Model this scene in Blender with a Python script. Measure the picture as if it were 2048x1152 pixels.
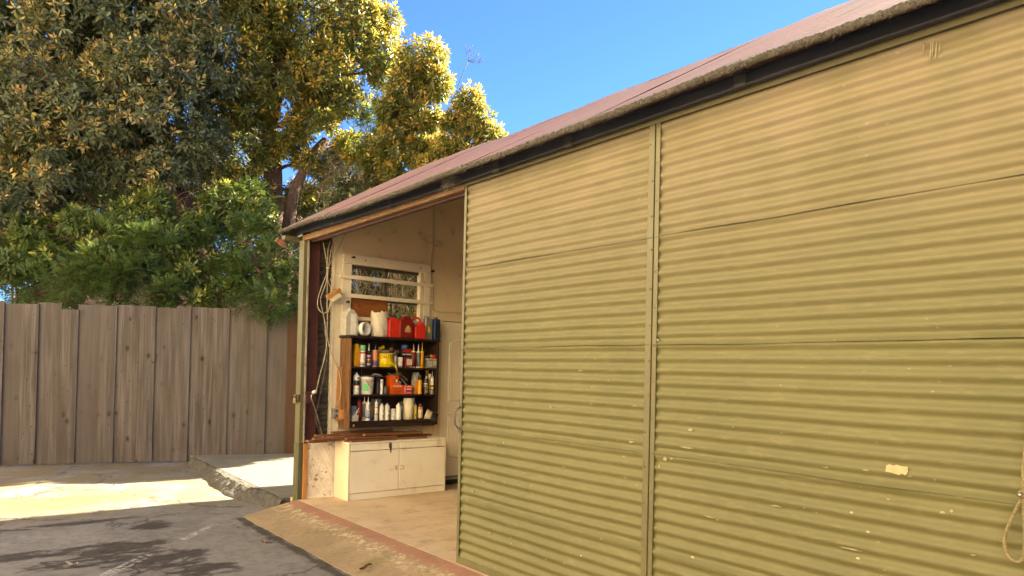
import bpy, math, random
import numpy as np
from mathutils import Vector, Matrix, noise as mnoise

random.seed(7)
for o in list(bpy.data.objects):
    bpy.data.objects.remove(o)
scene = bpy.context.scene
col = scene.collection
R = math.radians

# ------------------------------------------------------------------ camera
# solved from the vanishing points of the shed: f = 1415 px at 2048 px width
F_PX, CX, CY = 1415.3, 1024.0, 719.9
TH, PIT, ROL = R(38.814), R(0.7666), R(-1.3024)
CAM = np.array([-3.15, 0.0, 1.5])
_f = np.array([math.sin(TH) * math.cos(PIT), math.cos(TH) * math.cos(PIT), math.sin(PIT)])
_r = np.array([math.cos(TH), -math.sin(TH), 0.0])
_d = np.cross(_f, _r)
RIGHT = math.cos(ROL) * _r + math.sin(ROL) * _d
DOWN = -math.sin(ROL) * _r + math.cos(ROL) * _d
FWD = _f
cd = bpy.data.cameras.new('camera')
cam = bpy.data.objects.new('camera', cd)
col.objects.link(cam)
cd.sensor_width = 36.0
cd.lens = F_PX / 2048 * 36
cd.shift_y = (CY - 576) / 2048
cd.clip_start, cd.clip_end = 0.05, 3000
cam.matrix_world = Matrix(((RIGHT[0], -DOWN[0], -FWD[0], CAM[0]), (RIGHT[1], -DOWN[1], -FWD[1], CAM[1]),
                           (RIGHT[2], -DOWN[2], -FWD[2], CAM[2]), (0, 0, 0, 1)))
scene.camera = cam

# ------------------------------------------------------------------ sky, sun, exposure
SUN_EL, SUN_AZ = R(33.6), R(-3.0)          # azimuth from +X (towards +Y)
SKY_STRENGTH, SUN_STRENGTH, EXPOSURE = 0.05, 5.0, 3.17
world = bpy.data.worlds.new('World')
scene.world = world
world.use_nodes = True
wn = world.node_tree
bg = wn.nodes['Background']
sky = wn.nodes.new('ShaderNodeTexSky')
sky.sky_type = 'NISHITA'
sky.sun_disc = False
sky.sun_elevation = SUN_EL
sky.sun_rotation = math.pi / 2 - SUN_AZ
sky.altitude = 50
sky.air_density = 0.55
sky.dust_density = 0.0
sky.ozone_density = 10.0
wn.links.new(sky.outputs[0], bg.inputs[0])
bg.inputs[1].default_value = SKY_STRENGTH
sl = bpy.data.lights.new('sun', 'SUN')
sl.energy = SUN_STRENGTH
sl.angle = R(0.5)
sl.color = (1.0, 0.89, 0.68)
sun = bpy.data.objects.new('sun', sl)
col.objects.link(sun)
sd = Vector((math.cos(SUN_EL) * math.cos(SUN_AZ), math.cos(SUN_EL) * math.sin(SUN_AZ), math.sin(SUN_EL)))
sun.rotation_euler = sd.to_track_quat('Z', 'Y').to_euler()
sun.location = (12, 4, 12)
vs = scene.view_settings
vs.view_transform = 'Standard'
vs.look = 'None'
vs.exposure = EXPOSURE
vs.gamma = 1
vs.use_curve_mapping = False
vs.use_white_balance = True              # the phone balanced for the shade
vs.white_balance_temperature = 6900
vs.white_balance_tint = 2
scene.render.engine = 'CYCLES'
scene.cycles.max_bounces = 10
scene.cycles.diffuse_bounces = 5
scene.cycles.transparent_max_bounces = 8

# ------------------------------------------------------------------ pixel rays (photo 2048 x 1152)
def ray(x, y):
    return RIGHT * ((x - CX) / F_PX) + DOWN * ((y - CY) / F_PX) + FWD
def px_x(x, y, X=0.0):
    r = ray(x, y); return CAM + r * ((X - CAM[0]) / r[0])
def px_y(x, y, Y):
    r = ray(x, y); return CAM + r * ((Y - CAM[1]) / r[1])
def px_z(x, y, Z):
    r = ray(x, y); return CAM + r * ((Z - CAM[2]) / r[2])
def px_d(x, y, D):
    return CAM + ray(x, y) * D
def depth(P):
    return float((np.array(P) - CAM) @ FWD)

# ------------------------------------------------------------------ materials
def new_mat(name):
    m = bpy.data.materials.new(name)
    m.use_nodes = True
    nt = m.node_tree
    return m, nt, nt.nodes['Principled BSDF']
def c4(c):
    return (c[0], c[1], c[2], 1.0)
class NT:
    """small node-graph helper"""
    def __init__(s, nt):
        s.nt = nt; s.co = None
    def n(s, t, **kw):
        nd = s.nt.nodes.new(t)
        for k, v in kw.items():
            setattr(nd, k, v)
        return nd
    def link(s, a, b):
        s.nt.links.new(a, b)
    def put(s, sock, v):
        if hasattr(v, 'links'):
            s.link(v, sock)
        else:
            sock.default_value = v
    def coord(s, stretch=(1, 1, 1), kind='Object', rnd=False):
        tc = s.n('ShaderNodeTexCoord')
        mp = s.n('ShaderNodeMapping')
        mp.inputs['Scale'].default_value = stretch
        s.link(tc.outputs[kind], mp.inputs[0])
        if rnd:
            oi = s.n('ShaderNodeObjectInfo')
            mu = s.n('ShaderNodeMath', operation='MULTIPLY'); mu.inputs[1].default_value = 37.0
            s.link(oi.outputs['Random'], mu.inputs[0])
            cb = s.n('ShaderNodeCombineXYZ')
            s.link(mu.outputs[0], cb.inputs[0]); s.link(mu.outputs[0], cb.inputs[1]); s.link(mu.outputs[0], cb.inputs[2])
            s.link(cb.outputs[0], mp.inputs['Location'])
        return mp.outputs[0]
    def noise(s, co, scale, detail=5, rough=.55, dist=0.0):
        t = s.n('ShaderNodeTexNoise')
        t.inputs['Scale'].default_value = scale
        t.inputs['Detail'].default_value = detail
        t.inputs['Roughness'].default_value = rough
        t.inputs['Distortion'].default_value = dist
        s.link(co, t.inputs['Vector'])
        return t.outputs['Fac']
    def voro(s, co, scale, feature='F1', out='Distance', rand=1.0):
        t = s.n('ShaderNodeTexVoronoi', feature=feature)
        t.inputs['Scale'].default_value = scale
        t.inputs['Randomness'].default_value = rand
        s.link(co, t.inputs['Vector'])
        return t.outputs[out]
    def ramp(s, v, lo, hi, a=0.0, b=1.0):
        t = s.n('ShaderNodeMapRange', interpolation_type='SMOOTHSTEP')
        s.put(t.inputs[0], v)
        for i, q in ((1, lo), (2, hi), (3, a), (4, b)):
            t.inputs[i].default_value = q
        return t.outputs[0]
    def math(s, op, a, b=0.0):
        t = s.n('ShaderNodeMath', operation=op)
        s.put(t.inputs[0], a); s.put(t.inputs[1], b)
        return t.outputs[0]
    def mix(s, f, a, b):
        t = s.n('ShaderNodeMix', data_type='RGBA')
        s.put(t.inputs[0], f)
        s.put(t.inputs[6], c4(a) if isinstance(a, tuple) else a)
        s.put(t.inputs[7], c4(b) if isinstance(b, tuple) else b)
        return t.outputs[2]
    def bump(s, h, strength, dist=.01):
        t = s.n('ShaderNodeBump')
        t.inputs['Strength'].default_value = strength
        t.inputs['Distance'].default_value = dist
        s.link(h, t.inputs['Height'])
        return t.outputs[0]
    def sep(s, co):
        t = s.n('ShaderNodeSeparateXYZ'); s.link(co, t.inputs[0])
        return t.outputs
_mc = {}
def pm(name, c1, c2=None, scale=9, rough=.7, bump=0.0, metallic=0.0, stretch=(1, 1, 1), rnd=False, spots=(), lo=.35, hi=.65,
       spec=.5, trans=0.0, detail=6, bdist=.004, rvar=.0):
    """procedural surface: two-tone noise, spots ((colour, scale, lo, hi), ...), bump"""
    if name in _mc:
        return _mc[name]
    m, nt, p = new_mat(name)
    g = NT(nt)
    co = g.coord(stretch, rnd=rnd)
    if c2 is None:
        c2 = tuple(x * .82 for x in c1)
    nz = g.noise(co, scale, detail)
    c = g.mix(g.ramp(nz, lo, hi), c1, c2)
    for sc, ss, sa, sb in spots:
        c = g.mix(g.ramp(g.noise(co, ss, 4, .6), sa, sb), c, sc)
    g.link(c, p.inputs['Base Color'])
    if rvar:
        g.link(g.ramp(g.noise(co, scale * 2.3, 4), .3, .7, rough - rvar, rough + rvar), p.inputs['Roughness'])
    else:
        p.inputs['Roughness'].default_value = rough
    p.inputs['Metallic'].default_value = metallic
    p.inputs['Specular IOR Level'].default_value = spec
    if trans:
        p.inputs['Transmission Weight'].default_value = trans
    if bump:
        g.link(g.bump(g.noise(co, scale * 3.1, 5), bump, bdist), p.inputs['Normal'])
    _mc[name] = m
    return m

# ------------------------------------------------------------------ mesh helpers
class MB:
    def __init__(s):
        s.v = []; s.f = []; s.sm = []
    def add(s, vs, fs, smooth=False):
        o = len(s.v)
        s.v.extend([tuple(map(float, q)) for q in vs])
        s.f.extend([tuple(i + o for i in f) for f in fs])
        s.sm.extend([smooth] * len(fs))
        return s
    def box(s, x0, x1, y0, y1, z0, z1):
        v = [(x, y, z) for x in (x0, x1) for y in (y0, y1) for z in (z0, z1)]
        return s.add(v, [(0, 1, 3, 2), (4, 6, 7, 5), (0, 4, 5, 1), (2, 3, 7, 6), (0, 2, 6, 4), (1, 5, 7, 3)])
    def obox(s, c, ax, ay, az):
        """box from a centre and three half-axis vectors"""
        c, ax, ay, az = map(lambda q: np.array(q, float), (c, ax, ay, az))
        v = [c + i * ax + j * ay + k * az for i in (-1, 1) for j in (-1, 1) for k in (-1, 1)]
        return s.add(v, [(0, 1, 3, 2), (4, 6, 7, 5), (0, 4, 5, 1), (2, 3, 7, 6), (0, 2, 6, 4), (1, 5, 7, 3)])
    def tube(s, pts, rad, n=8, cap=True, smooth=True):
        pts = [np.array(p, float) for p in pts]
        if not hasattr(rad, '__len__'):
            rad = [rad] * len(pts)
        vs = []; prev = None
        for i, p in enumerate(pts):
            t = pts[min(i + 1, len(pts) - 1)] - pts[max(i - 1, 0)]
            t = t / (np.linalg.norm(t) + 1e-9)
            if prev is None:
                a = np.cross(t, (0, 0, 1.0) if abs(t[2]) < .9 else (1.0, 0, 0))
            else:
                a = prev - t * (prev @ t)
            a = a / (np.linalg.norm(a) + 1e-9); prev = a
            b = np.cross(t, a)
            for k in range(n):
                an = 2 * math.pi * k / n
                vs.append(p + rad[i] * (math.cos(an) * a + math.sin(an) * b))
        fs = [(i * n + k, i * n + (k + 1) % n, (i + 1) * n + (k + 1) % n, (i + 1) * n + k) for i in range(len(pts) - 1) for k in range(n)]
        s.add(vs, fs, smooth)
        if cap:
            o = len(s.v) - len(vs)
            s.f.append(tuple(o + k for k in range(n))[::-1]); s.sm.append(False)
            s.f.append(tuple(o + (len(pts) - 1) * n + k for k in range(n))); s.sm.append(False)
        return s
    def lathe(s, c, prof, n=20, up=(0, 0, 1), sx=1.0, sy=1.0, smooth=True):
        """prof: (radius, height) pairs from bottom to top, each hard edge repeated by the caller"""
        c = np.array(c, float); up = np.array(up, float); up /= np.linalg.norm(up)
        a = np.array((1.0, 0, 0)) - up * up[0]
        if np.linalg.norm(a) < .1:
            a = np.array((0, 1.0, 0)) - up * up[1]
        a /= np.linalg.norm(a); b = np.cross(up, a)
        vs = [c + up * z + r * (sx * math.cos(2 * math.pi * k / n) * a + sy * math.sin(2 * math.pi * k / n) * b) for r, z in prof for k in range(n)]
        fs = [(i * n + k, i * n + (k + 1) % n, (i + 1) * n + (k + 1) % n, (i + 1) * n + k) for i in range(len(prof) - 1) for k in range(n)]
        s.add(vs, fs, smooth)
        o = len(s.v) - len(vs)
        if prof[0] == prof[-1]:
            return s
        if prof[0][0] > 1e-4:
            s.f.append(tuple(o + k for k in range(n))[::-1]); s.sm.append(False)
        if prof[-1][0] > 1e-4:
            s.f.append(tuple(o + (len(prof) - 1) * n + k for k in range(n))); s.sm.append(False)
        return s
    def prism(s, outline, o, u, v, w):
        """extrude a 2-D outline (list of (a, b)) placed at o with axes u, v by the vector w"""
        o, u, v, w = map(lambda q: np.array(q, float), (o, u, v, w))
        n = len(outline)
        vs = [o + a * u + b * v for a, b in outline] + [o + a * u + b * v + w for a, b in outline]
        fs = [tuple(range(n)), tuple(range(n, 2 * n))[::-1]] + [(i, i + n, (i + 1) % n + n, (i + 1) % n) for i in range(n)]
        return s.add(vs, fs)
    def grid(s, fn, nu, nv, smooth=True):
        vs = [fn(i / nu, j / nv) for i in range(nu + 1) for j in range(nv + 1)]
        fs = [(i * (nv + 1) + j, (i + 1) * (nv + 1) + j, (i + 1) * (nv + 1) + j + 1, i * (nv + 1) + j + 1) for i in range(nu) for j in range(nv)]
        return s.add(vs, fs, smooth)
    def build(s, name, mat, parent=None, bevel=0.0, origin=None):
        off = np.array(origin if origin is not None else (base_of(parent) if parent else (0, 0, 0)), float)
        me = bpy.data.meshes.new(name)
        me.from_pydata([tuple(np.array(q) - off) for q in s.v], [], s.f)
        me.polygons.foreach_set('use_smooth', s.sm)
        me.update()
        ob = bpy.data.objects.new(name, me)
        col.objects.link(ob)
        ms = mat if isinstance(mat, (list, tuple)) else [mat]
        for q in ms:
            me.materials.append(q)
        if parent:
            ob.parent = parent
            _base[ob.name] = base_of(parent)
        elif origin is not None:
            ob.location = tuple(off); _base[ob.name] = tuple(off)
        else:
            _base[ob.name] = (0, 0, 0)
        if bevel:
            b = ob.modifiers.new('bevel', 'BEVEL'); b.width = bevel; b.segments = 2; b.limit_method = 'ANGLE'
        return ob
_base = {}
def base_of(o):
    return _base.get(o.name, (0, 0, 0))
def tag(o, label=None, cat=None, group=None, kind=None):
    if label: o['label'] = label
    if cat: o['category'] = cat
    if group: o['group'] = group
    if kind: o['kind'] = kind
    return o
def thing(name, loc, label, cat, group=None):
    e = bpy.data.objects.new(name, None)
    e.empty_display_size = .1
    col.objects.link(e)
    e.location = tuple(map(float, loc)); _base[e.name] = tuple(map(float, loc))
    return tag(e, label, cat, group)
def B(name, mat, parent, *a, bevel=0.0):
    return MB().box(*a).build(name, mat, parent, bevel)
def text_geo(body, size):
    """vertices (2-D) and faces of a line of lettering, centred"""
    cu = bpy.data.curves.new('t', 'FONT'); cu.body = body; cu.size = size; cu.align_x = 'CENTER'; cu.align_y = 'CENTER'
    cu.resolution_u = 2
    ob = bpy.data.objects.new('t', cu); col.objects.link(ob)
    dg = bpy.context.evaluated_depsgraph_get()
    me = bpy.data.meshes.new_from_object(ob.evaluated_get(dg))
    v = [(q.co.x, q.co.y) for q in me.vertices]; f = [tuple(p.vertices) for p in me.polygons]
    bpy.data.objects.remove(ob); bpy.data.meshes.remove(me)
    return v, f
def vn(x, y, z=0.0):
    """smooth 3-D noise, -1..1"""
    return mnoise.noise(Vector((x, y, z)))
def wobble(a, seed=0):
    """cheap smooth 1-D noise"""
    r = math.sin(a * 1.7 + seed * 2.1) * .5 + math.sin(a * 4.3 + seed * 5.3) * .3 + math.sin(a * 9.1 + seed * 1.3) * .2
    return r
# ------------------------------------------------------------------ ground materials
def dotmask(g, co, a, b, half, soft):
    """1 near the segment's line a-b (world XY), soft edged, limited to its length"""
    a = np.array(a[:2]); b = np.array(b[:2]); t = (b - a); L = np.linalg.norm(t); t = t / L; n = np.array((-t[1], t[0]))
    x = g.sep(co)
    def lin(v):
        return g.math('ADD', g.math('MULTIPLY', x[0], float(v[0])), g.math('MULTIPLY', x[1], float(v[1])))
    dn = g.math('ABSOLUTE', g.math('SUBTRACT', lin(n), float(n @ a)))
    dt = g.math('ABSOLUTE', g.math('SUBTRACT', lin(t), float(t @ (a + b) / 2)))
    return g.math('MULTIPLY', g.ramp(dn, half, half + soft, 1, 0), g.ramp(dt, L / 2, L / 2 + soft * 2, 1, 0))
def blob(g, co, c, rx, ry):
    x = g.sep(co)
    dx = g.math('DIVIDE', g.math('SUBTRACT', x[0], float(c[0])), rx)
    dy = g.math('DIVIDE', g.math('SUBTRACT', x[1], float(c[1])), ry)
    d = g.math('SQRT', g.math('ADD', g.math('MULTIPLY', dx, dx), g.math('MULTIPLY', dy, dy)))
    return g.ramp(d, .45, 1.0, 1, 0)
def asphalt_mat():
    m, nt, p = new_mat('asphalt')
    g = NT(nt)
    co = g.coord()
    big = g.noise(co, .9, 5)
    fine = g.noise(co, 55, 5, .8)
    mid = g.noise(co, 14, 6, .65)
    c = g.mix(g.ramp(big, .35, .65), (.152, .142, .136), (.20, .187, .177))
    c = g.mix(g.ramp(mid, .42, .62, 0, .55), c, (.105, .096, .09))
    c = g.mix(g.ramp(fine, .55, .72, 0, .55), c, (.34, .315, .29))
    c = g.mix(g.math('MULTIPLY', g.ramp(g.noise(co, 4.5, 8, .7), .44, .56), .32), c, (.27, .25, .235))
    # sandy far part, its colour also toned for the yellow sunlit strip
    x = g.sep(co)
    sand_sun = g.math('MULTIPLY', g.ramp(x[1], 7.9, 8.9), g.ramp(g.noise(co, 1.6, 6, .6), .38, .56))
    c = g.mix(g.math('MULTIPLY', sand_sun, .75), c, (.155, .118, .058))
    c = g.mix(g.math('MULTIPLY', blob(g, co, px_z(60, 1010, -.12), 1.5, .75), g.ramp(g.noise(co, 5, 6, .6), .34, .52, .4, 1)), c, (.22, .145, .055))
    # oil and water stains with ragged edges
    st = None
    for (sx, sy), rx, ry in (((250, 1095), .55, .42), ((320, 1120), .6, .5), ((60, 1110), .9, .22), ((160, 1125), .7, .3), ((300, 1050), .35, .3), ((100, 1052), 1.2, .14), ((400, 1140), .5, .35)):
        b_ = blob(g, co, px_z(sx, sy, -.12), rx, ry)
        st = b_ if st is None else g.math('MAXIMUM', st, b_)
    nst = g.noise(g.coord((.8, 1.7, 1)), 5.5, 10, .74, .3)
    stain = g.ramp(g.math('ADD', g.math('MULTIPLY', st, .55), g.math('MULTIPLY', nst, 2.2)), 1.46, 1.62)
    c = g.mix(g.math('MULTIPLY', stain, .88), c, (.038, .029, .024))
    # damp line along the apron
    edge = g.math('ABSOLUTE', g.math('ADD', x[0], .70))
    wet = g.ramp(g.math('SUBTRACT', edge, g.math('MULTIPLY', g.noise(g.coord((1, 1, 1)), 7, 6, .7), .26)), -.11, -.055, 1, 0)
    wet = g.math('MULTIPLY', wet, g.ramp(x[1], 7.62, 7.5))
    c = g.mix(g.math('MULTIPLY', wet, .85), c, (.04, .033, .025))
    # cracks that wander
    nz = g.n('ShaderNodeTexNoise'); nz.inputs['Scale'].default_value = 2.4; nz.inputs['Detail'].default_value = 6; nz.inputs['Roughness'].default_value = .65
    g.link(co, nz.inputs['Vector'])
    va = g.n('ShaderNodeVectorMath', operation='MULTIPLY_ADD'); va.inputs[1].default_value = (.75, .75, 0)
    g.link(nz.outputs['Color'], va.inputs[0]); g.link(co, va.inputs[2])
    cr = g.voro(va.outputs[0], 1.0, 'DISTANCE_TO_EDGE')
    crack = g.ramp(cr, .006, .030, 1, 0)
    crack = g.math('MULTIPLY', crack, g.ramp(g.noise(co, 1.1, 3), .40, .54))
    c = g.mix(g.math('MULTIPLY', crack, .8), c, (.05, .042, .036))
    # a worn, broken white painted line
    worn = g.ramp(g.noise(co, 22, 6, .75), .44, .60)
    l1 = dotmask(g, co, px_z(368, 1077, -.12), px_z(428, 1049, -.12), .022, .03)
    l2 = dotmask(g, co, px_z(205, 1152, -.12), px_z(296, 1110, -.12), .03, .04)
    ln = g.math('MULTIPLY', g.math('MAXIMUM', l1, l2), worn)
    c = g.mix(g.math('MULTIPLY', ln, .75), c, (.50, .48, .44))
    g.link(c, p.inputs['Base Color'])
    g.link(g.mix(g.math('MAXIMUM', stain, wet), (.92, .92, .92), (.62, .62, .62)), p.inputs['Roughness'])
    h = g.math('ADD', g.math('MULTIPLY', fine, .35), g.math('SUBTRACT', mid, g.math('MULTIPLY', crack, 1.2)))
    g.link(g.bump(h, .55, .006), p.inputs['Normal'])
    return m
def concrete_mat(name, a, b, dirt, red=False, warm=None):
    m, nt, p = new_mat(name)
    g = NT(nt)
    co = g.coord()
    n1 = g.noise(co, 2.2, 6, .6)
    n2 = g.noise(co, 19, 6, .65)
    c = g.mix(g.ramp(n1, .35, .65), a, b)
    c = g.mix(g.ramp(n2, .5, .68, 0, .6), c, dirt)
    c = g.mix(g.ramp(g.noise(co, 120, 3, .7), .6, .75, 0, .35), c, tuple(q * .45 for q in a))
    if warm:
        c = g.mix(g.ramp(g.noise(g.coord((1, 1.3, 1)), 3.2, 8, .7), .50, .66, 0, .55), c, tuple(q * .55 for q in b))
        c = g.mix(g.ramp(g.noise(g.coord((1, .6, 1)), 1.3, 4), .5, .62, 0, .55), c, warm)
    if red:                                   # worn red paint along the sill of the shed
        x = g.sep(co)
        w = g.math('ADD', x[0], g.math('MULTIPLY', g.math('SUBTRACT', g.noise(co, 9, 7, .72), .5), .24))
        band = g.math('MULTIPLY', g.ramp(w, -.21, -.15), g.ramp(w, -.055, -.03, 1, 0))
        band = g.math('MULTIPLY', band, g.ramp(g.noise(co, 30, 5, .7), .36, .52, .25, 1))
        c = g.mix(g.math('MULTIPLY', band, .6), c, (.33, .105, .08))
        pale = g.math('MULTIPLY', g.math('MULTIPLY', g.ramp(w, -.42, -.25), g.ramp(w, -.2, -.14, 1, 0)), g.ramp(g.noise(co, 16, 7, .75), .5, .6))
        c = g.mix(g.math('MULTIPLY', pale, .7), c, (.62, .50, .32))
        moss = g.math('MULTIPLY', g.ramp(g.noise(co, 2.6, 5), .55, .7), .5)
        c = g.mix(moss, c, (.15, .14, .045))
    g.link(c, p.inputs['Base Color'])
    p.inputs['Roughness'].default_value = .88
    g.link(g.bump(g.math('ADD', n2, g.math('MULTIPLY', g.noise(co, 90, 3), .4)), .35, .005), p.inputs['Normal'])
    return m
M_ASPH = asphalt_mat()
M_APRON = concrete_mat('apron_concrete', (.33, .24, .145), (.26, .19, .115), (.18, .13, .078), red=True)
M_FLOOR = concrete_mat('floor_concrete', (.60, .44, .28), (.53, .385, .24), (.43, .305, .185), warm=(.64, .51, .36))
M_PAD = concrete_mat('pad_concrete', (.195, .18, .145), (.155, .143, .115), (.11, .10, .082))
M_BERM = pm('berm_rubble', (.065, .058, .05), (.10, .09, .078), 11, .95, .9, spots=(((.26, .24, .2), 70, .6, .72), ((.04, .035, .03), 25, .55, .7)), bdist=.015)

# ------------------------------------------------------------------ ground, pad, apron, floor
ZA = -.12
xs = [-400, -120, -50, -25, -14, -9, -6, -5] + list(np.arange(-4.5, 1.0, .125)) + [1, 2, 4, 8, 14, 30, 120, 400]
ys = [-400, -120, -40, -20, -10, -4, 0, 2, 3.5] + list(np.arange(4.5, 13.6, .125)) + [14, 16, 20, 30, 60, 200, 600]
def gz(x, y):
    return ZA + .006 * wobble(x * 1.3, 1) * wobble(y * .9, 2) - .0015
gm = MB()
gm.add([(x, y, gz(x, y)) for x in xs for y in ys],
       [(i * len(ys) + j, (i + 1) * len(ys) + j, (i + 1) * len(ys) + j + 1, i * len(ys) + j + 1) for i in range(len(xs) - 1) for j in range(len(ys) - 1)], True)
tag(gm.build('asphalt_ground', M_ASPH), kind='structure')
# fence line in plan
FP0 = np.array((-2.39, 13.1)); FP1 = np.array((1.55, 11.65)); FT = (FP1 - FP0) / np.linalg.norm(FP1 - FP0)
FN = np.array((-FT[1], FT[0]))
if FN @ (np.array((-3.15, 0)) - FP0) < 0: FN = -FN       # towards the camera
def fence_y(x):
    return FP0[1] + (x - FP0[0]) * FT[1] / FT[0]
PADZ = -.004
def pad_edge(y):
    return -.135 + .034 * (y - 7.8) + .012 * wobble(y * 1.4, 3)
pad = MB()
edge = []
for i in range(41):
    y = 7.83 + (12.18 - 7.83) * i / 40
    edge.append((pad_edge(y), y))
outline = [(8.0, 7.83)] + [(8.0, fence_y(8.0) - .04)] + [(edge[-1][0], fence_y(edge[-1][0]) - .04)] + edge[::-1]
pad.prism(outline, (0, 0, -.4), (1, 0, 0), (0, 1, 0), (0, 0, PADZ + .4))
tag(pad.build('concrete_pad', M_PAD), kind='structure')
# crumbling asphalt bank against the pad
def berm_fn(u, v):
    y = 7.72 + (12.0 - 7.72) * u
    w = (.10 + .26 * max(0, 1 - abs(u - .28) / .30) if u < .28 else .36 - .27 * (u - .28) / .72) + .03 * vn(y * 2.2, 0, 4)
    xe = pad_edge(y)
    x = xe - w + w * v + .012
    h = min(1.0, v / .62) ** .85
    lump = .022 * vn(x * 5, y * 4, 1) + .018 * vn(x * 14, y * 13, 2) + .007 * vn(x * 38, y * 36, 3) + .003 * vn(x * 80, y * 80, 4)
    z = ZA - .012 + (PADZ - ZA + .008) * h + lump * math.sin(math.pi * min(1, v * 1.05) * .93)
    if v > .8: z = min(z, PADZ - .003)
    return (x, y, z)
tag(MB().grid(berm_fn, 420, 44).build('rubble_bank', M_BERM), kind='structure')
# sloping apron in front of the shed and the floor slab inside
def apron_fn(u, v):
    y = 7.60 - v * 12.6
    xo = -.64 + .016 * vn(y * 2.3, 0, 6) + .010 * vn(y * 9, 1, 2)
    x = -.045 + (xo + .045) * u
    z = .0 - .1155 * u ** 1.1 + .004 * vn(y * 2.1, u * 2, 3) * u
    return (x, y, z)
ap = MB().grid(apron_fn, 14, 130)
ap.grid(lambda u, v: (apron_fn(1, v)[0] - .004 * u, apron_fn(1, v)[1], apron_fn(1, v)[2] * (1 - u) + u * (-.2)), 2, 130)
ap.grid(lambda u, v: (apron_fn(u, 0)[0], 7.60 + .003 * v, apron_fn(u, 0)[2] * (1 - v) + v * (-.2)), 14, 2)
tag(ap.build('concrete_apron', M_APRON), kind='structure')
tag(MB().box(-.045, 3.9, -5.0, 7.80, -.3, .002).build('shed_floor', M_FLOOR), kind='structure')

# ------------------------------------------------------------------ fence of wide boards
def wood_mat(name, a, b, knot, grain=(17, 17, .8), ks=4.8, rough=.85):
    m, nt, p = new_mat(name)
    g = NT(nt)
    co = g.coord(grain, rnd=True)
    oi = g.n('ShaderNodeObjectInfo')
    n1 = g.noise(co, 1.0, 7, .62, .25)
    c = g.mix(g.ramp(n1, .3, .7), a, b)
    c = g.mix(g.ramp(g.noise(g.coord((grain[0] * 3, grain[1] * 3, grain[2]), rnd=True), 1.2, 4), .46, .72, 0, .75), c, tuple(q * .40 for q in a))
    kc = g.coord((1, 1, .62), rnd=True)
    kd = g.math('ADD', g.voro(kc, ks), g.math('MULTIPLY', g.noise(kc, 22, 4), .10))
    kn = g.ramp(kd, .15, .20, 1, 0)
    kd2 = g.math('ADD', g.voro(g.coord((1.3, 1.3, .9), rnd=True), ks * 1.9), g.math('MULTIPLY', g.noise(kc, 40, 4), .09))
    kn = g.math('MAXIMUM', kn, g.math('MULTIPLY', g.ramp(kd2, .13, .17, 1, 0), .85))
    kn2 = g.math('MULTIPLY', g.ramp(kd, .12, .34, 1, 0), .38)
    c = g.mix(kn2, c, tuple(q * .8 for q in knot))
    c = g.mix(g.math('MULTIPLY', kn, .85), c, tuple(q * .35 for q in knot))
    c = g.mix(g.ramp(oi.outputs['Random'], 0, 1, 0, .75), c, tuple(q * .6 for q in a))
    c = g.mix(g.ramp(g.noise(g.coord((1, 1, .5), rnd=True), 1.7, 4), .52, .7, 0, .45), c, (.085, .062, .05))
    g.link(c, p.inputs['Base Color'])
    p.inputs['Roughness'].default_value = rough
    p.inputs['Specular IOR Level'].default_value = .25
    g.link(g.bump(n1, .35, .006), p.inputs['Normal'])
    return m
M_FENCE = wood_mat('fence_wood', (.182, .152, .132), (.076, .061, .052), (.085, .062, .048))
M_FENCED = wood_mat('fence_wood_dark', (.12, .062, .034), (.07, .038, .022), (.06, .035, .02))
M_RUST = pm('rusty_iron', (.07, .035, .02), (.03, .022, .018), 40, .8, .4, metallic=.3)
fence = thing('board_fence', (FP0[0], FP0[1], ZA), 'tall weathered wooden board fence running across behind the pavement', 'fence')
def fence_t(px):
    r = ray(px, 760)
    c = CAM[:2]
    k = ((FP0 - c) @ FN) / (r[:2] @ FN)
    return ((c + r[:2] * k) - FP0) @ FT
seams = [-220, -180, -140, -100, -62, -26, 7, 40, 76, 118, 155, 197, 231, 275, 309, 349, 379, 423, 456, 497, 532, 571, 604, 640, 676, 712, 750]
wide = {40, 118, 197, 275, 349, 423, 497, 571, -26, -100, -180}
tops = {118: 2.27, 76: 2.36}
for i in range(len(seams) - 1):
    a, b = fence_t(seams[i]), fence_t(seams[i + 1])
    front_b = bool(i % 2)
    ga = (.020 if seams[i] in wide else .003) if front_b else -.03
    gb = (.020 if seams[i + 1] in wide else .003) if front_b else -.03
    prof = .027 if front_b else 0.0
    z1 = tops.get(seams[i], 2.335 + .022 * (a + b) / 2 / 4.2 * 4 + random.uniform(-.018, .018))
    z0 = -.10 + random.uniform(-.012, .012)
    mb = MB()
    bow = random.uniform(-.006, .006)
    tilt = random.uniform(-.006, .006)
    def bf(u, v, front, a=a, b=b, ga=ga, gb=gb, prof=prof, z0=z0, z1=z1, bow=bow, tilt=tilt):
        t = a + ga / 2 + (b - a - ga / 2 - gb / 2) * u + tilt * v
        off = prof + bow * math.sin(math.pi * v) + (.024 if front else 0) - .0035 * (2 * u - 1) ** 2
        q = FP0 + FT * t + FN * off
        return (q[0], q[1], z0 + (z1 - z0) * v + .006 * wobble(t * 30, i) * (v > .9))
    nu, nv = 4, 8
    mb.grid(lambda u, v: bf(u, v, True), nu, nv, False)
    mb.grid(lambda u, v: bf(1 - u, v, False), nu, nv, False)
    for vv in (0, 1):
        mb.add([bf(0, vv, True), bf(1, vv, True), bf(1, vv, False), bf(0, vv, False)], [(0, 1, 2, 3) if vv else (3, 2, 1, 0)])
    for uu in (0, 1):
        mb.add([bf(uu, 0, True), bf(uu, 1, True), bf(uu, 1, False), bf(uu, 0, False)], [(0, 1, 2, 3) if not uu else (3, 2, 1, 0)])
    mb.build('board', M_FENCED if seams[i] in (571, 604) else M_FENCE, fence)
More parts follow.
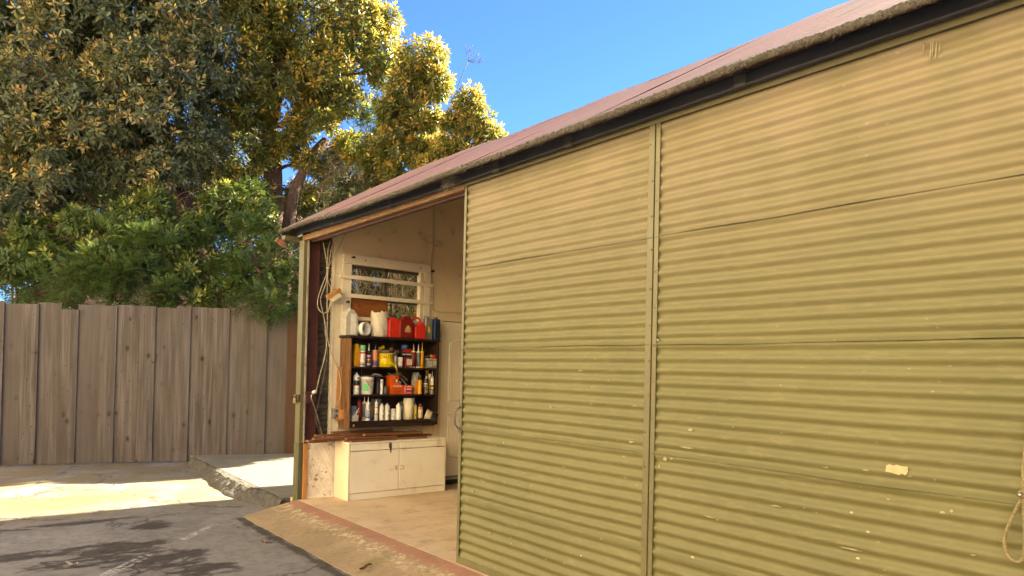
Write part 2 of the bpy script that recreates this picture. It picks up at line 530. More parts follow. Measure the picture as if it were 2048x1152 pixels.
for zc in (.35, 1.2, 2.05):                   # rails behind the boards
    q0 = FP0 + FT * fence_t(-220) - FN * .035; q1 = FP0 + FT * fence_t(750) - FN * .035
    mb = MB(); mid = (q0 + q1) / 2; hv = (q1 - q0) / 2
    mb.obox((mid[0], mid[1], zc), (hv[0], hv[1], 0), (FN[0] * .019, FN[1] * .019, 0), (0, 0, .045)).build('rail', M_FENCE, fence)
t_ = fence_t(313)
q = FP0 + FT * t_ + FN * .05
w0 = np.array((q[0], q[1], 1.62)); tt = np.array((FT[0], FT[1], 0)); nn = np.array((FN[0], FN[1], 0))
MB().tube([w0 - nn * .03, w0 + nn * .01, w0 + nn * .02 - np.array((0, 0, .1)), w0 + nn * .02 - np.array((0, 0, .145)) - tt * .02,
           w0 + nn * .02 - np.array((0, 0, .15)) - tt * .05, w0 + nn * .02 - np.array((0, 0, .12)) - tt * .065], .005, 6).build('hook', M_RUST, fence)

# ------------------------------------------------------------------ house across the yard, behind the viewer, unseen; height and dark base shaped for bounce light
hx = -12.5
house = thing('stucco_house', (hx - 3, 2.0, ZA), 'long three-storey cream house on a dark base across the yard, unseen, shaped to bounce sun at the shed', 'house')
M_STUC = pm('cream_stucco', (.80, .68, .50), (.75, .63, .46), 3, .9, .3)
MB().box(hx - 6, hx, -18, 24, 3.3, 12.0).build('wall', M_STUC, house)
MB().box(hx - 6, hx + .02, -18, 24, ZA - .2, 3.298).build('bounce_cut_base', pm('bounce_cut_dark', (.16, .075, .05), (.11, .055, .04), 8, .9, .3), house)  # dark lower storey, added so the bounce comes from higher up
MB().prism([(hx + .5, 11.95), (hx - 3, 13.9), (hx - 6.5, 11.95), (hx - 6.5, 12.05), (hx - 3, 14.05), (hx + .5, 12.05)], (0, -18.5, 0), (1, 0, 0), (0, 0, 1), (0, 43, 0)).build('roof', pm('house_tiles', (.30, .16, .11), (.22, .12, .09), 6, .9, .4), house)
M_HTRIM = pm('house_white_trim', (.78, .74, .66), None, 5, .6); M_HPANE = pm('house_pane', (.05, .06, .07), None, 5, .08)
for zz in (1.5, 5.2, 8.8):
    for yy in np.arange(-17, 23.5, 4.5):
        if zz < 2 and abs(yy - 1.0) < .1:
            dd = MB().box(hx + .022, hx + .05, yy - .5, yy + .5, ZA, 2.1).build('door', pm('house_door', (.20, .12, .07), None, 6, .5), house)
            MB().lathe((hx + .05, yy + .4, 1.0), [(.02, 0), (.03, .04), (0, .06)], 10, up=(1, 0, 0)).build('handle', M_HTRIM, dd)
            continue
        wd = MB().box(hx + .022, hx + .06, yy - .6, yy + .6, zz - .6, zz + .6).build('window', M_HTRIM, house)
        MB().box(hx + .061, hx + .064, yy - .52, yy - .03, zz - .52, zz + .52).build('pane', M_HPANE, wd)
        MB().box(hx + .061, hx + .064, yy + .03, yy + .52, zz - .52, zz + .52).build('pane', M_HPANE, wd)
# ------------------------------------------------------------------ shed materials
def door_paint():
    m, nt, p = new_mat('olive_door_paint')
    g = NT(nt)
    co = g.coord(rnd=False)
    n1 = g.noise(co, 1.6, 5); n2 = g.noise(g.coord((1, .35, 1.6)), 26, 6, .65)
    c = g.mix(g.ramp(n1, .35, .65), (.150, .138, .055), (.132, .123, .049))
    c = g.mix(g.ramp(n2, .5, .72, 0, .35), c, (.255, .225, .115))
    x = g.sep(co)
    # tan mixed in towards the upper sheets
    c = g.mix(g.math('MULTIPLY', g.ramp(x[2], 1.5, 2.9, 0, .85), g.ramp(g.noise(co, 3, 4), .3, .7, .5, 1)), c, (.245, .192, .125))
    # scuffs and chips down to pale primer
    low = g.ramp(x[2], .1, 1.7, 1, .2)
    fl = g.ramp(g.math('ADD', g.voro(g.coord((1, .6, 1)), 15), g.math('MULTIPLY', g.noise(co, 60, 4), .16)), .135, .155, 1, 0)
    chip = g.math('MULTIPLY', g.math('MULTIPLY', fl, g.ramp(g.noise(co, 2.3, 4), .42, .54)), low)
    c = g.mix(g.math('MULTIPLY', chip, .9), c, (.58, .51, .33))
    scr = g.ramp(g.noise(g.coord((1, 1.3, 22)), 3.4, 5, .7), .685, .72)
    c = g.mix(g.math('MULTIPLY', g.math('MULTIPLY', scr, low), .6), c, (.46, .41, .25))
    dirt = g.ramp(g.noise(g.coord((1, 1.2, 2.6)), 2.2, 6, .65), .52, .78, 0, .35)
    c = g.mix(dirt, c, (.13, .11, .05))
    g.link(c, p.inputs['Base Color'])
    g.link(g.ramp(n2, .3, .7, .55, .70), p.inputs['Roughness'])
    p.inputs['Specular IOR Level'].default_value = .45
    g.link(g.bump(g.math('ADD', g.math('MULTIPLY', n2, .6), g.noise(co, 240, 3)), .16, .003), p.inputs['Normal'])
    return m
M_DOOR = door_paint()
M_TRIM = pm('olive_trim_paint', (.140, .124, .058), (.122, .108, .05), 6, .45, .12, spots=(((.45, .38, .22), 38, .71, .74), ((.12, .095, .05), 18, .6, .75)))
M_GUTTER = pm('gutter_shade_blue', (.014, .019, .032), (.010, .013, .022), 4, .45, .08, spots=(((.05, .05, .045), 50, .68, .74),), stretch=(1, .3, 1))  # shade and lens haze put into the gutter's blue-black colour
def roof_mat():
    m, nt, p = new_mat('red_oxide_roof')
    g = NT(nt)
    co = g.coord()
    n1 = g.noise(g.coord((.5, 1, .5)), 2.2, 6, .62); n2 = g.noise(co, 30, 5, .65)
    c = g.mix(g.ramp(n1, .34, .66), (.195, .088, .078), (.165, .088, .082))
    c = g.mix(g.ramp(n2, .5, .7, 0, .5), c, (.26, .165, .155))
    x = g.sep(co)
    mo = g.math('MULTIPLY', g.ramp(x[0], -.12, .05, 1, 0), g.ramp(g.noise(co, 6, 6, .7), .46, .58))
    c = g.mix(g.math('MULTIPLY', mo, .8), c, (.085, .08, .05))
    c = g.mix(g.ramp(g.noise(g.coord((.3, 6, .3)), 1.5, 5), .58, .75, 0, .5), c, (.24, .15, .13))
    g.link(c, p.inputs['Base Color'])
    p.inputs['Roughness'].default_value = .6
    g.link(g.bump(n2, .25, .004), p.inputs['Normal'])
    return m
M_ROOF = roof_mat()
M_MOSS = pm('eave_moss', (.18, .152, .122), (.11, .094, .072), 60, .98, 1.0, spots=(((.28, .24, .19), 80, .56, .7), ((.08, .09, .03), 5, .60, .70), ((.05, .045, .035), 45, .6, .72)), bdist=.02)
M_TIMBER = pm('weathered_timber', (.29, .17, .08), (.19, .105, .048), 7, .8, .3, stretch=(14, 1.2, 14), spots=(((.40, .29, .17), 5, .55, .7), ((.14, .08, .04), 9, .6, .74)))
M_STEEL = pm('red_lead_steel', (.085, .026, .016), (.06, .02, .014), 6, .5, .2, spots=(((.16, .07, .04), 25, .64, .72),))
M_WALL = pm('cream_wall', (.74, .60, .37), (.69, .55, .335), 2.5, .75, .10, spots=(((.46, .34, .18), 5, .58, .75),))
M_WALLD = pm('cream_wall_old', (.78, .68, .47), (.70, .60, .40), 5, .7, .2, spots=(((.36, .25, .13), 26, .66, .73), ((.70, .62, .45), 12, .6, .7)))
M_WHITE = pm('old_white_paint', (.74, .65, .49), (.69, .60, .44), 6, .55, .15, spots=(((.33, .22, .11), 30, .69, .74),))
M_DOORW = pm('cream_door_paint', (.86, .77, .58), (.83, .74, .55), 3, .42, .05)
M_BLOCK = pm('white_block', (.76, .69, .57), (.66, .58, .46), 8, .9, .7, spots=(((.22, .12, .06), 24, .60, .68), ((.30, .20, .12), 9, .62, .72)), bdist=.01)
M_PLY = pm('plywood', (.30, .105, .022), (.22, .07, .015), 3.2, .55, .1, stretch=(1.0, 1, 3.2), spots=(((.13, .04, .01), 5, .56, .62),))
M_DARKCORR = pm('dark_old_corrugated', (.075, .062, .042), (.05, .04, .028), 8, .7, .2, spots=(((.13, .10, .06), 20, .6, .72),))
M_CHROME = pm('worn_chrome', (.45, .43, .40), (.32, .30, .27), 20, .3, .1, metallic=.9)
M_IRON = pm('grey_iron', (.12, .115, .105), (.08, .075, .07), 25, .5, .2, metallic=.5)
M_GALV = pm('galvanised', (.45, .45, .43), (.34, .34, .33), 30, .45, .1, metallic=.7)
M_PLANK = pm('redwood_plank', (.24, .095, .034), (.155, .058, .02), 4, .7, .2, stretch=(1.2, 16, 16), rnd=True, spots=(((.36, .18, .08), 5, .57, .7),))
M_PINE = pm('pine_offcut', (.50, .24, .075), (.42, .19, .055), 5, .65, .15, stretch=(14, 14, 1.5), spots=(((.30, .12, .035), 5, .58, .7),))
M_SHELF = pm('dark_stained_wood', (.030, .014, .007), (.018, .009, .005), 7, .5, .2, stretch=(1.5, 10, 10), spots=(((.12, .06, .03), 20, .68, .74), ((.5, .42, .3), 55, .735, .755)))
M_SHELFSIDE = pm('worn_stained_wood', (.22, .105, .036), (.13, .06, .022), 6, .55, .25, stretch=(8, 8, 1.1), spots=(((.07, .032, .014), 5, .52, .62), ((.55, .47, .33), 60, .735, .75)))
M_BLACK = pm('shade_black', (.03, .026, .022), (.02, .018, .016), 5, .9)
M_CABLE = pm('off_white_cable', (.50, .43, .30), (.40, .33, .22), 20, .5)
M_GREYCABLE = pm('grey_cable', (.20, .175, .13), (.14, .12, .09), 20, .6)
M_ROPE = pm('tan_rope', (.30, .245, .12), (.20, .16, .075), 60, .95, .6, stretch=(1, 1, 3))
M_WEB = pm('dusty_cobweb', (.26, .23, .18), (.16, .14, .11), 30, .95)

SL = math.tan(R(30.3)); RX = 1.95; EX = -.20
def roof_z(x, y):
    up = max(0.0, min(1.0, (y - 5.8) / 2.2)); up = up * up * (3 - 2 * up)
    sag = .012 * wobble(y * .55, 3) + .012 * wobble(y * 1.3, 1) * max(0, min(1, (x + .2)))
    return 2.985 + (x - EX) * SL + .028 * up + sag - .03 * max(0, x - 1.7)

shed = thing('shed', (0, 3.0, 0), 'long olive corrugated iron shed with red roof, one sliding door pushed open', 'shed')

# --- sliding doors of corrugated sheets
def corr_sheet(y0, y1, z0, z1, lap, seed, n=None, xb=-.012, amp=.0080, droop=True):
    n = n or max(1, round((z1 - z0) / .0677))
    pitch = (z1 - z0) / n
    zlow = z0 - lap
    nz = int(round((z1 + .02 - zlow) / pitch * 10)); ny = 36
    def fn(u, v):
        y = y0 + (y1 - y0) * u
        z = zlow + (z1 + .02 - zlow) * v
        ph = (z - z0) / pitch
        x = xb - amp * math.cos(2 * math.pi * (ph - .5))
        edge = max(0.0, 1 - (z - zlow) / .036)
        x -= .0105 * edge * (1 + .5 * wobble(y * 2.4, seed)) + .001
        x += .0035 * vn(y * 1.6, z * 2.2, seed) + .0022 * vn(y * 5, z * 6, seed + 3)
        zz = z + .006 * wobble(y * .9, seed + 1) * (1 - v) if droop else z
        return (x, y, zz)
    return MB().grid(fn, ny, nz)
SEAMS = [.022, .525, 1.07, 1.685, 2.30, 2.925]
def bolt(mb, x, y, z, r=.006, out=.005):
    mb.lathe((x, y, z), [(r, 0), (r, out * .5), (r * .55, out), (0, out)], 8, up=(-1, 0, 0))
def sliding_door(name_seed, y0, y1, lab):
    # solid timber-lined leaf with the flat plates that bind its edges
    fr = MB().box(.004, .034, y0 + .006, y1 - .006, .008, 2.92).build('sliding_door', M_TIMBER, shed)
    tag(fr, lab)
    for ya, yb, yc in ((y1 - .030, y1, y1 - .004), (y0, y0 + .042, y0)):
        d = MB()
        d.box(-.027, -.0235, ya, yb, .004, 2.925)
        d.box(-.0236, .003, yc, yc + .004, .004, 2.925)
        d.build('edge_plate', M_TRIM, fr, .0008)
    for k in range(5):
        corr_sheet(y0 + .004, y1 - .004, SEAMS[k], SEAMS[k + 1], .028 if k else 0, name_seed + k).build('corrugated_sheet', M_DOOR, fr)
    MB().box(-.029, -.024, y0 + .044, y1 - .032, .005, .052).build('bottom_plate', M_TRIM, fr)
    rv = MB()
    for z in np.arange(.14, 2.9, .205):
        bolt(rv, -.027, y0 + .010 + .02 * (random.random() > .5), z + random.uniform(-.012, .012))
        bolt(rv, -.027, y1 - .014, z + .08 + random.uniform(-.01, .01), .004)
    rv.build('rivets', M_TRIM, fr)['kind'] = 'stuff'
    return fr
door1 = sliding_door(1, 2.632, 4.515, 'left corrugated sliding door, slid part way open')
door2 = sliding_door(11, .795, 2.622, 'middle corrugated sliding door with scuffed lower sheets')
door3 = sliding_door(21, -1.05, .735, 'right corrugated sliding door at the picture edge')
MB().box(-.012, .02, .737, .793, .0, 2.92).build('door_stop', M_TRIM, shed)
# grab handle on the leading edge of the open door
h = MB()
hz0, hz1, hy = 1.03, 1.20, 4.505
h.tube([(-.03, hy, hz1), (-.045, hy + .004, hz1 - .01), (-.064, hy + .012, hz1 - .035), (-.068, hy + .014, (hz0 + hz1) / 2), (-.064, hy + .012, hz0 + .035), (-.045, hy + .004, hz0 + .01), (-.03, hy, hz0)], [.007, .007, .006, .0065, .006, .007, .007], 8)
h.box(-.0305, -.0272, hy - .012, hy + .012, hz1 - .012, hz1 + .03)
h.box(-.0305, -.0272, hy - .012, hy + .012, hz0 - .03, hz0 + .012)
h.build('pull_handle', M_IRON, door1, .001)
# a torn patch of pale sticker and old drips of paint
pz = px_x(1793, 940, -.0235)
oy = [(-.045, -.012), (-.042, .014), (-.03, .02), (-.014, .016), (.0, .022), (.018, .017), (.043, .019), (.046, .0), (.036, -.018), (.022, -.012), (.012, -.02), (-.02, -.013)]
MB().prism(oy, (-.0225, pz[1], pz[2]), (0, -1, 0), (.12, 0, 1), (-.0012, 0, 0)).build('sticker_remnant', pm('old_sticker', (.46, .38, .21), (.38, .31, .16), 30, .7), door2)
M_CHIP = pm('bare_primer', (.34, .30, .19), (.24, .21, .12), 60, .7)
rc = random.Random(9)
for cx_, cy_, w_, h_, dr_ in ((1102, 814, 8, 5, door1), (945, 982, 6, 5, door1), (979, 1066, 5, 5, door1), (1022, 1087, 4, 4, door1), (1160, 742, 16, 2, door1), (1262, 884, 14, 5, door1), (1270, 812, 16, 2, door1),
                              (1420, 1033, 22, 5, door2), (1700, 1098, 46, 4, door2), (1552, 1012, 20, 4, door2), (1330, 918, 9, 9, door2), (1343, 917, 7, 5, door2), (1318, 932, 6, 8, door2), (1380, 860, 14, 7, door2), (1372, 895, 30, 4, door2), (1885, 1025, 10, 5, door2), (1920, 993, 16, 4, door2), (1903, 1022, 6, 6, door2), (1652, 935, 12, 3, door2), (1820, 953, 8, 2, door2), (1870, 960, 5, 2, door2), (1315, 680, 7, 7, door2), (1945, 1110, 10, 3, door2), (1730, 940, 10, 4, door2), (1900, 732, 8, 2, door2)):
    p_ = px_x(cx_, cy_, -.022); sc_ = depth(p_) / F_PX
    ol = []
    for k in range(11):
        an = 2 * math.pi * k / 11; q_ = rc.uniform(.55, 1.1)
        ol.append((.62 * w_ * sc_ * math.cos(an) * q_, .5 * h_ * sc_ * math.sin(an) * q_))
    MB().prism(ol, (-.0205, p_[1], p_[2]), (0, -1, 0), (0, 0, 1), (-.0022, 0, 0)).build('paint_chip', M_CHIP, dr_)
dr = MB()
for i, (dx, dl) in enumerate(((1848, .05), (1862, .085), (1866, .06), (1873, .07), (1880, .05))):
    p0 = px_x(dx, 84, -.026)
    dr.tube([(-.0245, p0[1], p0[2]), (-.0255, p0[1] + .002, p0[2] - dl * .5), (-.022, p0[1] + .004, p0[2] - dl)], [.0016, .0024, .0018], 6)
dr.build('paint_drips', pm('tan_drip', (.36, .30, .19), None, 20, .6), door2)
# head rail over the doors
hr = MB()
hr.box(-.034, -.0295, -1.4, 4.53, 2.912, 2.985)
hr.box(-.0295, .03, -1.4, 4.53, 2.95, 2.985)
rail = hr.build('door_head_rail', M_TRIM, shed, .0008)
rv = MB()
for y in np.arange(-1.3, 4.5, .235):
    bolt(rv, -.034, y + random.uniform(-.01, .01), 2.945 + random.uniform(-.004, .004), .0075, .006)
rv.build('bolts', M_TRIM, rail)['kind'] = 'stuff'
# --- header over the opening
MB().box(-.02, .03, 4.535, 7.72, 2.893, 2.955).build('header_timber', M_TIMBER, shed, .003)
MB().box(.032, .09, -5.0, 7.72, 2.955, 3.06).build('wall_plate', M_TIMBER, shed, .003)
tr = MB(); tr.box(.034, .040, 4.4, 7.62, 2.872, 2.953); tr.box(.040, .085, 4.4, 7.62, 2.872, 2.878); tr.box(.082, .088, 4.4, 7.62, 2.878, 2.953)
tr.build('door_track', M_STEEL, shed)
# --- gutter and its collars
def gut_prof():
    return [(-.040, .095), (-.040, .042), (-.066, .038), (-.074, .043), (-.077, .051), (-.069, .055), (-.074, .10), (-.083, .104), (-.083, .112), (-.06, .112)]
def gutter_piece(y0, y1, grow=0.0):
    mb = MB(); n = 10
    P = gut_prof()
    def at(i, j):
        y = y0 + (y1 - y0) * i / n
        a, b = P[j]
        up = roof_z(EX, y) - 2.985
        g = grow
        return (a - g * (1 if a < -.062 else 0), y, 2.895 + b * (1.0) + up - g * (1 if b < .05 else 0))
    vs = [at(i, j) for i in range(n + 1) for j in range(len(P))]
    L = len(P)
    fs = [(i * L + j, (i + 1) * L + j, (i + 1) * L + j + 1, i * L + j + 1) for i in range(n) for j in range(L - 1)]
    return mb.add(vs, fs)
gy = [7.80, 6.80, 5.62, 4.05, 3.30, 2.05, .75, -.5, -1.9, -3.4, -5.0]
gut = gutter_piece(gy[-1], gy[0]).build('gutter', M_GUTTER, shed)
for y in gy[1:-1]:
    gutter_piece(y - .035, y + .035, .007).build('gutter_collar', pm('collar_paint', (.045, .045, .045), (.03, .03, .032), 8, .45, .1), gut)
# --- roof
rf = MB()
rf.box(1.9, 2.0, -5.0, 7.9, roof_z(1.95, 0) - .10, roof_z(1.95, 0) - .02)
roof = rf.build('roof', M_ROOF, shed)
tag(roof, 'rusty pink-red corrugated roof with mossy eave')
def skew(x):
    return .20 * max(0, min(x, RX) - EX)
ysheet = list(np.arange(-5.0, 7.95, .62)) + [7.95]
for k in range(len(ysheet) - 1):
    a, b = ysheet[k], ysheet[k + 1]
    lift = .004 * (k % 2)
    n = max(2, round((b - a) / .0775))
    def rfn(u, v, a=a, b=b, lift=lift, n=n, k=k):
        x0_ = EX + (RX - EX) * v
        y = a - .02 + (b + (skew(x0_) if b > 7.9 else 0) - a + .02) * u
        x = EX - .012 + .010 * wobble(y * 4, 2) * (1 - v) + (RX + .05 - EX) * v
        return (x, y, roof_z(x, y) + .006 + .0050 * math.sin(2 * math.pi * n * u) + lift + .004 * wobble(y * 2 + x, k))
    MB().grid(rfn, n * 6, 14).build('roof_sheet', M_ROOF, roof)
    def bfn(u, v, a=a, b=b, n=n):
        y = a - .02 + (b + (skew(RX) if b > 7.9 else 0) - a + .02) * u
        x = RX + .02 + 2.15 * v
        return (x, y, roof_z(RX, y) - (x - RX) * SL + .0085 * math.sin(2 * math.pi * n * u))
    MB().grid(bfn, n * 2, 4).build('roof_sheet', M_ROOF, roof)
MB().lathe((RX + .03, -5.0, roof_z(RX, 0) - .035), [(.03, 0), (.03, 12.96)], 12, up=(0, 1, 0)).build('ridge_cap', M_ROOF, roof)
# crust of moss and leaf dust along the eave
def crust(u, v):
    y = -5.0 + 12.93 * u
    an = 2 * math.pi * v
    th = .019 + .005 * vn(y * 6, 0, 3)
    nz = .007 * vn(y * 45, math.cos(an) * 2, math.sin(an) * 2) + .005 * vn(y * 110, math.cos(an) * 5, math.sin(an) * 5)
    z0 = roof_z(EX, y)
    return (EX - .008 +   .017 * math.cos(an) + nz * math.cos(an), y, z0 - .013 + (th + nz) * math.sin(an))
cr = MB().grid(crust, 2400, 12).build('eave_moss', M_MOSS, roof)
cr['kind'] = 'stuff'
fz = MB()
rg = random.Random(5)
for i in range(1500):
    y = rg.uniform(-1.0, 7.9); z = roof_z(EX, y) - rg.uniform(.0, .05)
    l = rg.uniform(.006, .022)
    p = np.array((EX - .035, y, z)); dv = np.array((-rg.uniform(.2, 1), rg.uniform(-.8, .8), -rg.uniform(.2, 1.3))) * l
    fz.tube([p, p + dv * .6, p + dv + np.array((0, 0, -l * .3))], [.0016, .0012, .0006], 3, False)
for i in range(0):     # clumps of debris on the sheets just above the eave
    y = rg.uniform(-.5, 7.7); x = rg.uniform(-.17, -.02); w = rg.uniform(.02, .09)
    fz.lathe((x, y, roof_z(x, y) + .012), [(.03, 0), (.026, .012), (.01, .02), (0, .021)], 7, sx=.8, sy=w / .03)
fz.build('eave_debris', M_MOSS, roof)['kind'] = 'stuff'
# rake board, soffit end and an offcut hanging under the eave
rk = MB()
rk.prism([(EX + .01, roof_z(EX, 7.9) - .055), (EX + .01, roof_z(EX, 7.9) - .012), (RX, roof_z(RX, 7.9) - .025), (RX, roof_z(RX, 7.9) - .17), (-.02, roof_z(0, 7.9) - .19)], (0, 7.90 - .2 * EX, 0), (1, .2, 0), (0, 0, 1), (0, .025, 0))
rk.build('rake_board', M_TRIM, shed)
MB().box(-.19, -.015, 7.80, 7.898, 2.905, 2.952).build('eave_return', M_TRIM, shed, .003)
MB().obox((-.215, 7.86, 2.87), (.05, 0, -.03), (0, .025, 0), (.012, 0, .02)).build('rafter_stub', pm('red_end_grain', (.40, .12, .06), (.14, .09, .05), 12, .7), shed, .003)
ring = px_d(599, 437, depth((0.05, 7.85, 3.1)))
MB().tube([ring + np.array((math.cos(a) * .022, -math.cos(a) * .012, math.sin(a) * .022)) for a in np.linspace(-1.4, 4.5, 14)], .006, 6).build('eye_bolt', M_STEEL, roof)
# cobwebs full of dust hanging from the header
cw = MB()
for i in range(70):
    q = px_x(897 + rg.gauss(0, 6), 352 + rg.gauss(0, 6), -.12)
    e = q + np.array((rg.gauss(0, .03), rg.gauss(0, .04), -abs(rg.gauss(.05, .05))))
    cw.tube([q, (q + e) / 2 + np.array((rg.gauss(0, .012), rg.gauss(0, .012), -.012)), e], .0013, 3, False)
cw.build('cobweb', M_WEB, shed)['kind'] = 'stuff'

# --- corner post, steel column, cladding strip, low wall
MB().box(-.045, -.003, 7.60, 7.73, .628, 2.895).build('corner_post', M_TRIM, shed, .002)
MB().box(-.0025, .014, 7.585, 7.73, .63, 2.890).build('post_facing', pm('peeling_white', (.42, .36, .26), (.25, .20, .13), 9, .85, .4, stretch=(5, 5, .8), spots=(((.10, .07, .04), 12, .58, .66),)), shed)
MB().box(-.048, .0, 7.595, 7.735, -.03, .624).build('post_foot', pm('olive_post_dark', (.105, .10, .048), (.07, .065, .03), 7, .6, .2, stretch=(4, 4, .6)), shed, .002)
MB().box(.004, .055, 7.575, 7.63, .0, .62).build('wall_edging', M_PINE, shed, .002)
cm = MB(); cm.box(.020, .026, 7.60, 7.70, .62, 3.0); cm.box(.026, .145, 7.645, 7.652, .62, 3.0); cm.box(.139, .145, 7.60, 7.645, .62, 3.0)
cm.build('steel_column', M_STEEL, shed)
def strip_fn(u, v):
    z = .6 + 2.6 * v
    return (.10 + .30 * u, 7.69 - .009 * math.cos(2 * math.pi * z / .0677), z)
MB().grid(strip_fn, 2, 380).build('end_cladding', M_DARKCORR, shed)
lw = MB()
def lwf(u, v):
    x = .056 + (.40 - .056) * u; z = .0 + .622 * v
    return (x, 7.598 - .004 * (abs(math.sin(z / .205 * math.pi)) < .09) - .004 * wobble(x * 30 + z * 17, 2) + .03 * max(0, 1 - z / .05) * -1 * u, z)
lw.grid(lwf, 20, 60, False); lw.box(.056, .40, 7.605, 7.72, .0, .615)
lw.build('low_block_wall', M_BLOCK, shed)
# --- end wall round the window and the inner door
WY0, WY1 = 7.65, 7.76
HX0, HX1, HZ0, HZ1 = .55, 1.52, 2.08, 2.69
ew = MB()
ew.box(.33, HX0, WY0, WY1, .0, HZ1)
ew.box(HX0, HX1, WY0, WY1, .0, HZ0)
ew.box(HX1, 1.83, WY0, WY1, .0, HZ1)
ew.box(1.83, 2.66, WY0 + .05, WY1, .0, 2.10)
ew.box(1.83, 2.66, WY0, WY1, 2.10, HZ1)
ew.box(2.66, 3.9, WY0, WY1, .0, HZ1)
ew.prism([(.33, HZ1), (3.9, HZ1), (3.9, roof_z(RX, 7.7) - (3.9 - RX) * SL - .03), (RX, roof_z(RX, 7.7) - .03), (.33, roof_z(.33, 7.7) - .03)], (0, WY0, 0), (1, 0, 0), (0, 0, 1), (0, WY1 - WY0, 0))
endwall = ew.build('end_wall', M_WALL, shed)
gb = MB(); gb.prism([(.0, .0), (.34, .0), (.34, 3.2), (.0, 3.02)], (0, 7.745, 0), (1, 0, 0), (0, 0, 1), (0, .02, 0)); gb.build('outer_cladding', M_DARKCORR, shed)
eb = MB()
eb.box(.325, .345, 7.63, 7.69, .62, 3.26); eb.box(.346, .44, 7.640, 7.649, .65, 3.25)
eb.build('wall_edge_board', M_WALLD, shed, .002)
tn = MB(); tn.box(1.74, 1.826, 7.632, 7.649, .1, 2.10); tn.box(1.74, 2.7, 7.630, 7.649, 2.101, 2.20); tn.box(1.66, 2.7, 7.641, 7.649, 2.205, 2.235)
tn.build('door_casing', M_WALL, shed, .002)
# inner panel door
dl = MB().box(1.832, 2.655, 7.655, 7.698, .10, 2.095).build('panel_door', M_DOORW, shed, .003)
def ringpanel(x0, x1, z0, z1, arch, w=.022):
    n = 12
    def out(e):
        pts = [(x0 + e, z0 + e), (x1 - e, z0 + e)]
        for i in range(n + 1):
            t = i / n
            x = x1 - e + (x0 - x1 + 2 * e) * t
            pts.append((x, z1 - e + arch * math.sin(math.pi * t)))
        return pts
    mb = MB()
    A, Bq, Cq = out(0), out(w), out(w * 2)
    L = len(A)
    vs = [(a, 7.6545, b) for a, b in A] + [(a, 7.645, b) for a, b in out(w * .5)] + [(a, 7.6548, b) for a, b in Bq] + [(a, 7.649, b) for a, b in Cq]
    fs = [(r * L + i, r * L + (i + 1) % L, (r + 1) * L + (i + 1) % L, (r + 1) * L + i) for r in range(3) for i in range(L)]
    fs.append(tuple(3 * L + i for i in range(L)))
    return mb.add(vs, fs)
for x0, x1 in ((1.955, 2.20), (2.285, 2.53)):
    ringpanel(x0, x1, 1.06, 1.85, .05).build('door_panel', M_DOORW, dl)
    ringpanel(x0, x1, .33, .90, 0).build('door_panel', M_DOORW, dl)
kn = MB(); kn.lathe((2.57, 7.655, 1.0), [(.028, 0), (.028, .006), (.011, .01), (.011, .035), (.026, .045), (.028, .06), (.015, .07), (0, .071)], 14, up=(0, -1, 0)); kn.build('door_knob', M_CHROME, dl)
MB().box(1.80, 2.69, 7.60, 7.72, .0, .055).build('under_door_shade', M_BLACK, shed, .004)  # black block standing in for the shade under the inner door
MB().box(1.80, 2.69, 7.62, 7.70, .058, .092).build('threshold', M_GALV, shed, .002)
# window
wf = MB(); wf.box(.44, 1.632, 7.618, 7.648, 2.69, 2.80)
win = wf.build('window', M_WHITE, shed, .003)
tag(win, 'white framed window with flat security bars, half boarded up')
B('frame_board', M_WHITE, win, .44, .548, 7.622, 7.648, 1.98, 2.688, bevel=.002)
B('frame_board', M_WHITE, win, 1.545, 1.632, 7.622, 7.648, 1.98, 2.688, bevel=.002)
B('sash_stile', pm('clean_white', (.72, .63, .46), (.66, .57, .40), 8, .5), win, 1.488, 1.536, 7.632, 7.70, 2.08, 2.688, bevel=.003)
B('sill', M_WHITE, win, .50, 1.60, 7.60, 7.648, 2.035, 2.078, bevel=.003)
B('apron_board', M_PLY, win, .60, 1.05, 7.634, 7.648, 1.86, 2.03)
for z in (2.535, 2.318):
    B('security_bar', M_WHITE, win, .395, 1.665, 7.600, 7.617, z - .022, z + .022, bevel=.002)
B('mullion', M_DARKCORR, win, 1.012, 1.05, 7.68, 7.72, 2.32, 2.688)
B('mullion', M_DARKCORR, win, .55, 1.488, 7.685, 7.715, 2.276, 2.298)
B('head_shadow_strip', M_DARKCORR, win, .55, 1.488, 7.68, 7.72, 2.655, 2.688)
B('plywood_panel', M_PLY, win, .551, 1.045, 7.664, 7.676, 2.082, 2.312)
pl = MB()
for x, z in ((.72, 2.748), (1.48, 2.742)):
    pl.lathe((x, 7.618, z), [(.013, 0), (.012, .004), (0, .0045)], 10, up=(0, -1, 0))
pl.build('screw_plugs', M_PINE, win)['kind'] = 'stuff'
for x, z, r in ((.545, 2.765, .014), (1.635, 2.715, .016), (.49, 2.24, .014)):
    MB().lathe((x, 7.62, z), [(r * .6, 0), (r * .6, .03), (r, .034), (r, .05), (0, .052)], 10, up=(.15, -1, 0)).build('turn_button', M_RUST, win)
mg, ntg, pg = new_mat('dusty_glass')
g_ = NT(ntg)
trn = g_.n('ShaderNodeBsdfTransparent'); trn.inputs[0].default_value = (.78, .78, .75, 1)
gls = g_.n('ShaderNodeBsdfGlossy'); gls.inputs['Roughness'].default_value = .06
dus = g_.n('ShaderNodeBsdfDiffuse'); dus.inputs[0].default_value = (.45, .42, .36, 1)
mx = g_.n('ShaderNodeMixShader'); mx.inputs[0].default_value = .07
g_.link(trn.outputs[0], mx.inputs[1]); g_.link(gls.outputs[0], mx.inputs[2])
mx2 = g_.n('ShaderNodeMixShader')
